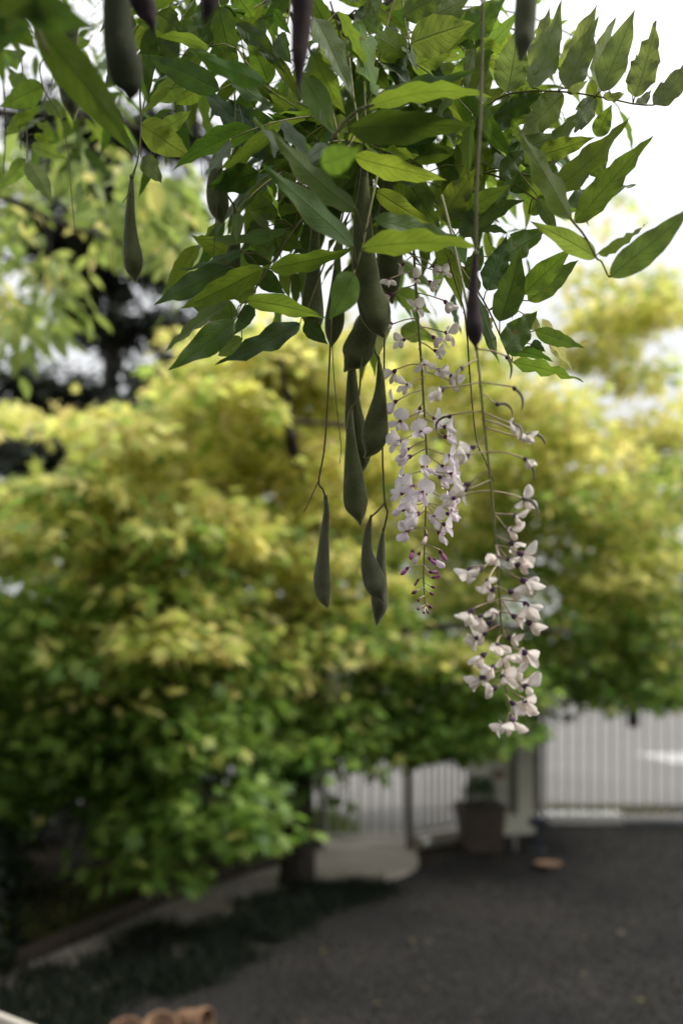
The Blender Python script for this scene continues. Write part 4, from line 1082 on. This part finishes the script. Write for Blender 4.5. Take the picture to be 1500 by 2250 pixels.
# ------------------------------------------------------------------ seed pods
HAIR = (np.array([(-.022, 0, 0), (.022, 0, 0), (.014, .6, .05), (0, 1, .12)], float), np.array([(0, 1, 2), (0, 2, 3)], int))
M_FUZZ = cloud_mat('pod_fuzz', 0.5, 0.8)
def pod(label, pts, d, mat, roll=0.0, stalk=None, thick=.5, dtip=0.0, stalk_r=.0011, tail=True):
    """pts: photo x, y and full width in pixels along the pod, from neck to beak"""
    A = P(pts[0][0], pts[0][1], d); t = thing('seed_pod', label, 'seed pod', A, 'wisteria seed pods')
    n = 34; q = spline(pts, n); sides = 18; v, f = [], []
    up = Vector((0, 0, 1)); m = MB()
    q[:, 2] = np.maximum(q[:, 2], .8)
    seeds = rnd.uniform(0, 6)
    for i in range(n):
        k = i / (n - 1); dd = d + dtip * k; c = P(q[i][0], q[i][1], dd); h = q[i][2] / 2 / FPX * dd
        a = q[min(i + 1, n - 1)][:2] - q[max(i - 1, 0)][:2]; T = Vector((a[0], 0, -a[1])).normalized()
        Wd = Vector((-T.z, 0, T.x)); Nn = Vector((0, -1, 0))
        Wd = Matrix.Rotation(roll, 3, T) @ Wd; Nn = Matrix.Rotation(roll, 3, T) @ Nn
        hw = h / max(.55, math.cos(roll)); th = min(hw * .72, .0095) if h > .0025 else hw * .9
        th *= 1 + .20 * math.sin(k * 15 + seeds) * min(1, max(0, k - .25) * 4)
        for s in range(sides):
            an = 2 * math.pi * s / sides; cx, sx_ = math.cos(an), math.sin(an)
            ridge = 1.0 + (.07 if abs(cx) > .98 else 0)
            v.append(c + Wd * hw * cx * ridge + Nn * th * math.copysign(abs(sx_) ** 1.15, sx_))
    for i in range(n - 1):
        for s in range(sides):
            j = (s + 1) % sides; f.append((i * sides + s, i * sides + j, (i + 1) * sides + j, (i + 1) * sides + s))
    f.append(tuple(range(sides - 1, -1, -1))); f.append(tuple((n - 1) * sides + s for s in range(sides)))
    po = m.add(v, f).obj('pod', mat, t)
    V = np.array([tuple(p) for p in v]).reshape(n, sides, 3); cen = V.mean(1, keepdims=True)
    nh = 2 if d < 1.0 else int(2500 + 300 * max(p[2] for p in pts)); ii = rng.integers(0, n - 1, nh); ss = rng.integers(0, sides, nh); a_, b_ = rng.random((nh, 1)), rng.random((nh, 1))
    p_ = (V[ii, ss] * (1 - b_) + V[ii, (ss + 1) % sides] * b_) * (1 - a_) + (V[ii + 1, ss] * (1 - b_) + V[ii + 1, (ss + 1) % sides] * b_) * a_
    nn_ = unit(p_ - (cen[ii, 0] * (1 - a_) + cen[ii + 1, 0] * a_)); ax_ = nn_ + rng.normal(size=(nh, 3)) * .35 + [0, 0, -.25]
    if nh > 2:
        sm = MB()
        for e in (0, sides // 2):
            o_ = V[:, e, :] + unit(V[:, e, :] - cen[:, 0, :]) * .0001
            sm.tube([tuple(a) for a in o_[1:-1]], list(np.minimum(.00062, .12 * np.linalg.norm(V[1:-1, e, :] - cen[1:-1, 0, :], axis=1) + .0002)), 5)
        sm.obj('rim_lit_seam', M_SEAM_RIM, po)
    if nh > 2: wobj('fuzz', cloud_mesh('fuzz', HAIR, p_, ax_, rng.normal(size=(nh, 3)), rng.uniform(.0008, .0017, nh), np.full((nh, 3), 1.) * ([.34, .35, .22] if mat is not M_PODP else [.34, .28, .29]), M_FUZZ), po, 'stuff')
    h0 = max(pts[0][2] / 2 / FPX * d, .0012)
    T = Vector((pts[1][0] - pts[0][0], 0, -(pts[1][1] - pts[0][1]))).normalized()
    if stalk and tail:
        M = Matrix.Translation(A - T * .003) @ T.to_track_quat('Z', 'Y').to_matrix().to_4x4()
        MB().lathe([(.0008, -.001), (h0 * 1.15, .0), (h0 * 1.35, .0025), (h0 * 1.2, .0045), (h0 * .7, .005)], M, 10).obj('calyx', M_STALK, t)
    if stalk:
        sp_ = spline([tuple(P(x, y, dd)) for x, y, dd in stalk], 20)
        MB().tube([tuple(a) for a in sp_], list(np.linspace(stalk_r, stalk_r * 1.1, 20)), 6).obj('stalk', M_STALK, t)
    return t
D0 = 1.2
pod('slender pod hanging alone at the left below the jagged yellow leaf', [(290, 390, 8), (288, 430, 14), (286, 480, 21), (288, 530, 32), (292, 565, 40), (295, 590, 34), (297, 608, 15), (298, 620, 1)], D0, M_POD, .15,
    [(310, 120, 1.22), (308, 210, 1.21), (310, 280, 1.2), (303, 350, 1.2), (290, 390, 1.2)])
pod('dark pod half hidden under the dark leaf left of the tangle', [(490, 285, 5), (481, 320, 13), (476, 360, 22), (474, 400, 34), (477, 430, 42), (482, 460, 38), (486, 482, 16), (488, 494, 1)], 1.21, M_POD, .1, [(516, 200, 1.22), (512, 260, 1.21), (494, 282, 1.21), (490, 287, 1.21)])
pod('dark pod tucked among the drooping left leaflets', [(514, 452, 5), (518, 480, 12), (517, 520, 19), (512, 560, 30), (506, 600, 42), (504, 630, 34), (502, 655, 3)], 1.24, M_POD, .2, [(485, 410, 1.22), (500, 430, 1.23), (513, 450, 1.24)])
pod('dark upright pod hanging just left of the bright green leaf', [(693, 470, 10), (692, 510, 16), (690, 560, 21), (687, 620, 32), (686, 665, 42), (688, 700, 40), (692, 725, 18), (694, 742, 1)], 1.21, M_POD, -.1, [(700, 300, 1.24), (696, 400, 1.22), (693, 470, 1.21)])
pod('pod behind the bright green leaf near the longest bare stalk', [(742, 560, 8), (740, 610, 18), (738, 660, 30), (735, 705, 38), (731, 735, 28), (728, 762, 1)], 1.26, M_POD, .1, [(760, 440, 1.28), (748, 500, 1.27), (742, 560, 1.26)])
pod('largest pod, thick and bent, in the centre of the cluster', [(800, 285, 5), (800, 340, 9), (799, 400, 17), (796, 470, 33), (798, 550, 45), (803, 600, 52), (808, 635, 52), (821, 675, 62), (827, 698, 58), (834, 720, 38), (840, 733, 14), (845, 742, 1)], 1.16, M_POD, 0.0, [(800, 180, 1.2), (802, 240, 1.17), (800, 285, 1.16)])
pod('broad dark pod behind the bent one, right under the leaves', [(860, 300, 6), (858, 370, 16), (855, 440, 36), (855, 520, 50), (856, 580, 50), (857, 620, 40), (860, 650, 18), (861, 668, 1)], 1.25, M_POD, .1, [(862, 200, 1.28), (861, 250, 1.26), (860, 300, 1.25)])
pod('plump pod with a beak on its left side, just below the bent one', [(815, 650, 20), (812, 690, 35), (804, 722, 48), (793, 750, 56), (786, 770, 62), (778, 788, 52), (768, 801, 28), (760, 811, 8), (756, 816, 1)], 1.19, M_POD, 0.05, [(830, 560, 1.2), (820, 610, 1.2), (815, 650, 1.19)])
pod('pod behind the two foremost pods, its beak between them', [(773, 800, 12), (773, 840, 20), (775, 890, 30), (780, 935, 40), (788, 975, 42), (795, 1005, 34), (797, 1024, 14), (796, 1036, 1)], 1.22, M_POD, .05, [(790, 740, 1.22), (778, 775, 1.22), (773, 800, 1.22)])
pod('foremost long pod with its tip lowest left of the plump teardrop pod', [(771, 899, 5), (769, 933, 13), (771, 983, 22), (775, 1033, 35), (779, 1080, 46), (782, 1108, 47), (787, 1127, 31), (790, 1142, 13), (792, 1156, 1)], 1.18, M_POD, 0.0,
    [(800, 690, 1.2), (797, 750, 1.19), (793, 800, 1.18), (788, 868, 1.18), (772, 897, 1.18)])
pod('teardrop pod with a hooked beak beside the flower cluster', [(832, 790, 5), (835, 830, 14), (834, 868, 23), (830, 902, 36), (825, 940, 50), (822, 963, 50), (816, 983, 36), (808, 998, 13), (799, 1006, 2)], 1.19, M_POD, 0.0, [(800, 752, 1.19), (818, 765, 1.19), (829, 783, 1.19), (832, 790, 1.19)])
pod('slim club shaped pod hanging lowest on the left by itself', [(715, 1094, 7), (717, 1127, 11), (713, 1167, 16), (710, 1217, 23), (707, 1265, 32), (708, 1290, 33), (711, 1310, 26), (717, 1326, 13), (720, 1336, 1)], D0, M_PODG, .1,
    [(728, 690, 1.21), (722, 830, 1.2), (713, 980, 1.2), (700, 1056, 1.2), (709, 1075, 1.2), (715, 1094, 1.2)])
pod('pod of the lowest pair, the one in front with a curled beak', [(814, 1138, 5), (808, 1167, 13), (806, 1210, 21), (813, 1248, 36), (822, 1277, 43), (829, 1298, 34), (838, 1313, 11), (845, 1325, 1)], 1.19, M_PODG, .05, [(846, 1104, 1.2), (832, 1120, 1.195), (817, 1134, 1.19)])
pod('pod of the lowest pair, the one behind that hangs deepest', [(842, 1166, 5), (838, 1200, 13), (835, 1250, 22), (833, 1300, 31), (834, 1330, 31), (830, 1355, 17), (827, 1376, 1)], 1.215, M_PODG, -.1, [(845, 640, 1.23), (844, 760, 1.22), (842, 900, 1.21), (840, 1000, 1.2), (845, 1104, 1.2), (851, 1125, 1.205), (842, 1166, 1.215)])
pod('out of focus purple pod on a long bare stem in front of the right leaves', [(1044, 560, 9), (1042, 600, 15), (1039, 645, 22), (1039, 690, 31), (1041, 720, 37), (1043, 743, 28), (1044, 760, 10), (1044, 774, 1)], .93, M_PODP, 0.0,
    [(1060, -40, .95), (1058, 120, .95), (1055, 250, .94), (1046, 420, .93), (1044, 560, .93)], stalk_r=.0015)
pod('out of focus grey pod at the top right before the standing leaflets', [(1160, -90, 34), (1157, -30, 43), (1153, 40, 44), (1150, 85, 40), (1146, 112, 24), (1142, 136, 1)], .92, M_PODG, 0.0, None)
pod('very blurred dark purple pod at the top just left of centre', [(668, -110, 36), (665, -30, 45), (662, 60, 42), (658, 120, 34), (656, 165, 18), (657, 195, 7), (661, 222, 1)], .84, M_PODP, 0.0, None)
pod('largest blurred green pod hanging in the upper left foreground', [(250, -120, 40), (254, -40, 50), (258, 50, 60), (265, 110, 68), (277, 160, 68), (287, 190, 50), (287, 210, 20), (284, 224, 1)], .86, M_PODN, 0.0, None)
pod('narrow dark pod behind the long diagonal leaf at the upper left', [(157, 40, 34), (152, 100, 34), (150, 150, 35), (153, 190, 42), (158, 225, 36), (161, 248, 16), (162, 264, 1)], 1.02, M_PODN, .1, None)
pod('blurred purple pod end at the top edge left of the centre leaves', [(290, -90, 44), (300, -30, 52), (318, 15, 46), (331, 45, 26), (338, 66, 8), (341, 78, 1)], .88, M_PODP, 0.0, None)
pod('small very blurred pinkish pod tip at the top edge', [(470, -80, 40), (464, -20, 40), (456, 20, 30), (449, 42, 10), (446, 54, 1)], .74, M_PODP, 0.0, None)

# bare hanging stalks (spent flower stems with little scars)
def stalk(label, pts, r=.0011, knobs=10, name='bare_stalk'):
    q = spline([tuple(P(*p)) for p in pts], 40); m = MB().tube([tuple(a) for a in q], list(np.linspace(r, r * .7, 40)), 6)
    for k in range(knobs):
        i = int((k + rnd.uniform(.2, .8)) / knobs * 38) + 1; c = Vector(q[i]); a = rnd.uniform(0, 6.28); o_ = Vector((math.cos(a), math.sin(a), -.3)) * r * 1.9
        m.tube([c, c + o_ * .6, c + o_], [r * .7, r * .6, r * .3], 5)
    tag(m.obj(name, M_STALK), label, 'stalk', 'bare hanging wisteria stalks')
stalk('bare knobbly stalk passing the second flower cluster stem on its left', [(985, 570, 1.22), (1003, 630, 1.21), (1022, 700, 1.2), (1032, 830, 1.2), (1045, 960, 1.19), (1064, 1010, 1.18), (1084, 1057, 1.18)], .0011, 26)
stalk('thin bare stalk dangling right of the leftmost long pod stalk', [(727, 700, 1.22), (733, 820, 1.22), (742, 920, 1.22), (749, 980, 1.22), (746, 1018, 1.22)], .0006, 14)
stalk('short spur of stalk beside the slim club shaped pod', [(700, 1056, 1.2), (690, 1078, 1.2), (676, 1108, 1.2), (667, 1126, 1.2)], .0008, 5)
stalk('short bare stalk end between the two foremost pods', [(788, 868, 1.18), (784, 885, 1.18), (785, 905, 1.18), (783, 918, 1.18)], .0006, 4)
stalk('stalk hanging over the dark pod by the left leaflets', [(517, 210, 1.19), (512, 330, 1.19), (482, 420, 1.19), (472, 520, 1.19), (468, 580, 1.19)], .0009, 14)
stalk('dark bare stalk at the far left edge', [(8, 180, 1.5), (12, 280, 1.5), (9, 382, 1.5)], .0014, 8)
stalk('forked dark stalk in the left yellow leaves', [(42, 200, 1.5), (44, 280, 1.5), (46, 330, 1.5)], .0013, 5)
stalk('thin stalk with a curved top left of the diagonal leaf', [(122, 118, 1.45), (90, 140, 1.45), (98, 200, 1.45), (130, 250, 1.45), (150, 330, 1.45), (158, 430, 1.45), (166, 520, 1.45)], .0010, 14)
stalk('very thin stalk hanging before the bright gap on the left', [(428, 200, 1.3), (434, 300, 1.3), (441, 340, 1.3), (443, 385, 1.3)], .0005, 8)
stalk('tiny dry spur crossing the neck of the leftmost pod', [(303, 350, 1.2), (290, 405, 1.195), (280, 430, 1.19), (269, 446, 1.19)], .0007, 3)
stalk('smooth grey stem curving between the near leaves in the middle', [(726, 310, 1.0), (755, 270, 1.0), (790, 240, 1.0), (822, 230, 1.0)], .0018, 2)

# ------------------------------------------------------------------ flower clusters
def petal_mesh(name, L, prof, mat, el0, bend, cup=0.0, keel=0.0, ruffle=0.0, notch=0.0, nu=9, nv=8, ph=0.0, pleat=0.0):
    """prof: (u, half width) pairs; the petal leaves the origin along +x at elevation el0 and curves by bend"""
    v, uv, f = [], [], []; x = z = 0.0
    for i in range(nu + 1):
        u = i / nu; el = el0 + bend * u
        if i: x += math.cos(el - bend / nu / 2) * L / nu; z += math.sin(el - bend / nu / 2) * L / nu
        hw = np.interp(u, [p[0] for p in prof], [p[1] for p in prof]) * L
        nx, nz = -math.sin(el), math.cos(el)
        for j in range(nv + 1):
            s = j / nv * 2 - 1; y = s * hw
            h = cup * hw * s * s - keel * hw * (1 - abs(s)) + ruffle * L * abs(s) ** 2 * math.sin(9 * u + 4 * s + ph) * u + pleat * hw * math.cos(3 * math.pi * s)
            e = -notch * L * u ** 3 * (1 - abs(s))
            v.append((x + nx * h + math.cos(el) * e, y * (1 - .12 * abs(cup) * s * s), z + nz * h + math.sin(el) * e)); uv.append((u, (s + 1) / 2))
    for i in range(nu):
        for j in range(nv):
            a = i * (nv + 1) + j; f.append((a, a + 1, a + nv + 2, a + nv + 1))
    me = bpy.data.meshes.new(name); me.from_pydata(v, [], f); me.materials.append(mat)
    l = me.uv_layers.new(name='UVMap'); idx = np.zeros(len(me.loops), np.int32); me.loops.foreach_get('vertex_index', idx)
    l.data.foreach_set('uv', np.array(uv, np.float32)[idx].reshape(-1)); me.polygons.foreach_set('use_smooth', [True] * len(me.polygons)); me.update(); return me
def blob_mesh(name, L, prof, mat, el0=0.0, bend=0.0, flat=.8, sides=10, n=9):
    """a closed tapering body along a curving axis; prof: (u, radius/L)"""
    v, uv, f = [], [], []; x = z = 0.0
    for i in range(n + 1):
        u = i / n; el = el0 + bend * u
        if i: x += math.cos(el - bend / n / 2) * L / n; z += math.sin(el - bend / n / 2) * L / n
        r = np.interp(u, [p[0] for p in prof], [p[1] for p in prof]) * L
        for s in range(sides):
            a = 2 * math.pi * s / sides; h = math.sin(a) * r
            v.append((x - math.sin(el) * h, math.cos(a) * r * flat, z + math.cos(el) * h)); uv.append((u, s / sides))
    for i in range(n):
        for s in range(sides):
            j = (s + 1) % sides; f.append((i * sides + s, i * sides + j, (i + 1) * sides + j, (i + 1) * sides + s))
    f += [tuple(range(sides - 1, -1, -1)), tuple(n * sides + s for s in range(sides))]
    me = bpy.data.meshes.new(name); me.from_pydata(v, [], f); me.materials.append(mat)
    l = me.uv_layers.new(name='UVMap'); idx = np.zeros(len(me.loops), np.int32); me.loops.foreach_get('vertex_index', idx)
    l.data.foreach_set('uv', np.array(uv, np.float32)[idx].reshape(-1)); me.polygons.foreach_set('use_smooth', [True] * len(me.polygons)); me.update(); return me
R_ = math.radians
BP = [(0, .07), (.12, .14), (.22, .36), (.36, .56), (.52, .60), (.70, .52), (.88, .33), (1, .10)]
WP = [(0, .06), (.2, .12), (.4, .24), (.65, .29), (.85, .22), (1, .06)]
KP = [(0, .05), (.15, .10), (.4, .20), (.65, .24), (.86, .18), (1, .03)]
MESH = {
    'banner': [petal_mesh('banner', .0178, BP, M_PETAL, R_(28 + 12 * k), R_(95 - 22 * k), cup=-.42 + .2 * (k % 3), keel=-.16, ruffle=.06, notch=.10, ph=k * 1.7) for k in range(5)],
    'wing': [petal_mesh('wing', .0165, WP, M_PETALV, R_(-38), R_(-25 + 12 * k), cup=.55, ruffle=.03, ph=k) for k in range(3)],
    'keel': [blob_mesh('keel', .0160, KP, M_PETAL, R_(-52), R_(34 - 9 * k), .75) for k in range(3)],
    'bannerw': [petal_mesh('banner', .0165, [(a, b * .70) for a, b in BP], M_PETALW, R_(10 + 15 * k), R_(-45 + 20 * k), cup=-.5, ruffle=.06, notch=.08, ph=k * 1.7, pleat=.14) for k in range(4)],
    'wingw': [petal_mesh('wing', .0150, [(a, b * 1.05) for a, b in WP], M_PETALW, R_(-50), R_(-30 + 14 * k), cup=.6, ruffle=.07, ph=k) for k in range(3)],
    'keelw': [blob_mesh('keel', .0135, [(a, b * 1.1) for a, b in KP], M_PETALW, R_(-62), R_(25 - 9 * k), .6) for k in range(3)],
    'calyx': [blob_mesh('calyx', .0052, [(0, .18), (.15, .36), (.55, .50), (.9, .54), (1, .30)], M_CALYX, R_(-20), R_(-15), .9, 10, 5)],
    'calyxd': [blob_mesh('calyx', .0056, [(0, .18), (.15, .36), (.55, .50), (.9, .54), (1, .30)], M_CALYXD, R_(-25), R_(-25), .9, 10, 5)],
    'bud': [blob_mesh('petals', .0135, [(0, .10), (.2, .18), (.6, .23), (.85, .20), (1, .05)], M_BUD, R_(0), R_(18), .8)],
    'budp': [blob_mesh('petals', .0150, [(0, .10), (.2, .18), (.6, .24), (.85, .22), (1, .05)], M_PETALV, R_(0), R_(20), .8)],
    'nub': [blob_mesh('bud_tip', .0062, [(0, .10), (.3, .30), (.65, .30), (1, .04)], M_CALYX, 0, R_(10), .9, 8, 6)],
    'sickle': [blob_mesh('young_pod', .0300, [(0, .05), (.15, .062), (.6, .055), (.9, .035), (1, .008)], M_SICKLE, R_(10 - 20 * k), R_(-125 + 25 * k), .8, 8, 14) for k in range(3)],
}
def raceme(label, axis, rows, stem_mat, r0, seed, scale=1.0, wither=False):
    g = random.Random(seed); q = spline([tuple(P(*p)) for p in axis], 60)
    root = thing('flower_cluster', label, 'flower cluster', Vector(q[0]), 'hanging wisteria flower clusters')
    MB().tube([tuple(a) for a in q], list(np.linspace(r0, r0 * .45, 60)), 8).obj('stem', stem_mat, root)
    nd = MB()
    for k in range(3, 57): 
        c_ = Vector(q[k]); a_ = k * 2.4; rr = r0 * (1 - .55 * k / 60); nd.tube([c_, c_ + Vector((math.cos(a_), math.sin(a_), .3)) * rr * 1.7], [rr * .7, rr * .35], 6)
    nd.obj('node_bump', stem_mat, root)
    pyx = [(750 + a[0] / a[1] * FPX, HOR - (a[2] - CAMZ) / a[1] * FPX, a[1]) for a in q]
    for row in rows.strip().splitlines():
        r = row.split()
        if len(r) < 3: continue
        x, y, kind = float(r[0]), float(r[1]), r[2]; face = r[3] if len(r) > 3 else '-'
        sc = (float(r[4]) if len(r) > 4 else 1.0) * scale * (1.0 if kind in 'fwx' else 1.0) * g.uniform(.92, 1.08)
        j = min(range(60), key=lambda i: abs(pyx[i][1] - y)); d0 = pyx[j][2]; dx = x - pyx[j][0]
        lat = dx / FPX * d0
        if face == '-': face = 'l' if dx < -8 else 'r' if dx > 8 else 'f'
        dep = {'f': -.030, 'k': .022}.get(face, -g.uniform(-.008, .018))
        C = P(x, y, d0 + dep)
        ay = y - (g.uniform(10, 26) if kind not in 'bn' else g.uniform(6, 14)); ja = min(range(60), key=lambda i: abs(pyx[i][1] - ay)); A = Vector(q[ja])
        plen = (C - A).length; mid = (A + C) / 2 + Vector((0, 0, plen * g.uniform(-.02, .07)))
        pr = .0008 if wither else .00068
        fl = MB().tube([tuple(a) for a in spline([tuple(A), tuple(mid), tuple(C)], 8)], [pr * 1.1, pr, pr, pr, pr, pr, pr * 1.1, pr * 1.3], 6).obj('flower' if kind in 'fwsx' else 'bud', M_PEDICEL, root)
        az = {'l': math.pi, 'r': 0, 'f': -math.pi / 2, 'k': math.pi / 2}[face] + g.gauss(0, .45)
        if face in 'lr' and g.random() < .75: az += (.5 if face == 'l' else -.5)
        tilt = g.gauss(.05, .28)
        base = Matrix.Translation(C) @ Matrix.Rotation(az, 4, 'Z') @ Matrix.Rotation(g.gauss(0, .38), 4, 'X') @ Matrix.Rotation(-tilt, 4, 'Y')
        S_ = Matrix.Scale(sc, 4)
        def put(key, M=Matrix.Identity(4)): return link(MESH[key][0].name.split('.')[0], g.choice(MESH[key]), fl, base @ S_ @ M)
        o_ = Matrix.Translation((.0035, 0, -.0022))
        if kind in 'fwx':
            w_ = '' if kind == 'f' else 'w'
            put('calyx' if not wither else 'calyxd')
            put('banner' + w_, o_ @ Matrix.Rotation(R_(g.uniform(-16, 14) if not w_ else g.uniform(-8, 50)), 4, 'Y'))
            for s in (-1, 1):
                if w_ and g.random() < .2: continue
                put('wing' + w_, o_ @ Matrix.Translation((0, s * .0016, 0)) @ Matrix.Rotation(s * R_(g.uniform(2, 12) if not w_ else g.uniform(0, 15)), 4, 'Z') @ Matrix.Rotation(R_(g.uniform(8, 24)), 4, 'Y') @ Matrix.Rotation(s * R_(g.uniform(55, 80)), 4, 'X'))
            put('keel' + w_, o_ @ Matrix.Rotation(R_(g.uniform(0, 18)), 4, 'Y'))
            if kind == 'x': put('sickle', o_)
        elif kind == 's':
            put('calyxd'); put('sickle', Matrix.Translation((.003, 0, -.002)))
        elif kind in 'bv':
            Mb = Matrix.Rotation(R_(float(r[5])) if len(r) > 5 else R_(50), 4, 'Y')
            put('calyx', Mb @ Matrix.Rotation(R_(-28), 4, 'Y')); put('bud' if kind == 'b' else 'budp', Mb @ Matrix.Translation((.0032, 0, 0)))
        elif kind == 'n':
            put('nub', Matrix.Rotation(R_(g.uniform(-10, 60)), 4, 'Y'))
    return root
raceme('fresh pale lilac flower cluster in focus with purple buds at its tip',
 [(905, 480, 1.2), (909, 560, 1.2), (914, 640, 1.2), (920, 730, 1.2), (926, 810, 1.2), (930, 880, 1.2), (935, 960, 1.2), (938, 1040, 1.2), (935, 1110, 1.2), (932, 1200, 1.2), (930, 1270, 1.2), (933, 1318, 1.2), (936, 1342, 1.2)], '''
888 578 w l .8
950 584 w r .8
972 600 w r .85
857 612 w l .75
862 646 w l .85
912 616 w f .85
940 618 w r .9
974 660 w r .95
914 680 w f .95
862 712 w l .9
890 746 w l .95
948 738 w r .9
976 730 w r 1.0
952 770 w r .9
870 812 w l 1.05
930 796 w f .9
960 812 w r .95
984 822 w r .95
900 844 w f 1.0
990 838 w r .95
873 880 f l .95
923 894 w k .9
880 924 f l .95
950 916 f r .9
972 937 f r .9
880 968 f l .95
973 959 f r .9
925 950 f f .95
905 1002 f l 1.05
925 1024 f f .9
980 1000 f r 1.1
962 1046 f r 1.0
910 1066 f l 1.0
985 1078 f r 1.0
928 1078 f f 1.0
887 1084 f l .9
972 1094 f r .95
922 1126 f f 1.1
950 1132 f r 1.0
897 1166 f l 1.0
970 1150 f r .95
960 1168 f r .95
900 985 f l .9
968 1022 f r 1.0
905 1108 f l .9
978 1128 f r .95
908 1140 f l .9
986 1040 f r .9
892 1045 f l .85
938 1172 v f .95 70
985 1120 f r .9
890 1120 f l .9
907 1208 b l 1.0 75
965 1208 b r 1.05 50
922 1213 v l .95 75
950 1228 v r 1.0 60
940 1224 b r .8 40
941 1256 b r .85 5
897 1246 b l .9 40
948 1270 b r .7 10
919 1272 b l .6 60
946 1288 n r 1.1
943 1302 n r 1.1
915 1298 n l 1.2
921 1315 n l .9
940 1330 n r 1.2
920 1336 n l 1.2
932 1345 n f .9
938 1342 n r .8
''', M_RACHIS, .0017, 5)
raceme('fading cream flower cluster hanging lowest on the right, slightly blurred',
 [(970, 430, 1.14), (990, 510, 1.10), (1008, 590, 1.07), (1030, 690, 1.05), (1047, 770, 1.04), (1058, 880, 1.03), (1066, 960, 1.03), (1076, 1050, 1.03), (1086, 1160, 1.03), (1093, 1260, 1.03), (1100, 1380, 1.03), (1107, 1490, 1.03), (1116, 1555, 1.03), (1124, 1577, 1.03)], '''
1110 782 s r .8
1016 808 s l .85
1126 850 s r .85
1087 887 s r .8
975 852 w l 1.15
992 912 s l .8
1119 930 x r .95
1142 960 x r .95
1149 1006 x r .85
1044 982 w l .95
1032 1062 w l 1.2
1001 1094 w l .9
1146 1095 x r .95
1126 1130 w r .9
1112 1162 w r 1.05
1136 1213 w r 1.2
1112 1225 w r .8
1034 1246 w l .95
1096 1222 w f .8
1072 1272 w f .75
1142 1273 w r 1.2
1149 1322 w r 1.15
1039 1337 w l 1.2
1088 1346 w f .8
1154 1366 w r 1.2
1068 1388 w l 1.0
1052 1400 w l .9
1147 1430 w r 1.2
1068 1436 w l 1.15
1101 1438 w f 1.0
1125 1440 w r .9
1067 1487 w l 1.2
1101 1484 w f 1.0
1148 1508 w r 1.2
1150 1535 w r 1.0
1128 1577 w f 1.25
1085 1290 w l .95
1115 1300 w r 1.0
1080 1365 w l 1.0
1122 1352 w r 1.0
1112 1400 w r .95
1088 1462 w l 1.0
1122 1470 w r 1.0
1090 1415 w f .9
1130 1496 w r .95
1092 1510 w l .95
1120 1540 w r 1.05
1142 1560 w r 1.0
1112 1590 w l .95
1060 1352 w l 1.0
1130 1240 w r .9
1118 1190 w r .95
1060 1250 w l .85
1028 1075 w l .9
1132 948 w r .9
1030 1000 w l .8
''', M_RACHIS, .0018, 9, 1.05, True)

# unseen wall, added behind the camera to block sky light
o = MB().box((-.5, -2.3, 2.6), (10.0, .25, 5.2), bev=.01).obj('sky_block_wall', M_RENDER, None, False); o['kind'] = 'structure'
# unseen leaf canopy, added above the camera to shade the near vine
n = 5200; y_ = rng.uniform(-1.6, 1.5, n); x_ = rng.uniform(-2.2, .75, n); z_ = 2.55 + .70 * np.maximum(y_, -.1) + rng.random(n) * .55
L5 = np.stack([x_, y_, z_], 1)
o = link('shade_canopy', cloud_mesh('shade_canopy', lance_template(.19), L5, rng.normal(size=(n, 3)) + [0, 0, -.7], rng.normal(size=(n, 3)) * .5 + [0, 0, 1], rng.uniform(.08, .13, n), np.array([(.03, .065, .014)]) * rng.uniform(.7, 1.4, (n, 1)), M_CLOUD), kind='stuff')
o['label'] = 'unseen canopy of leaves added above the view to give shade'
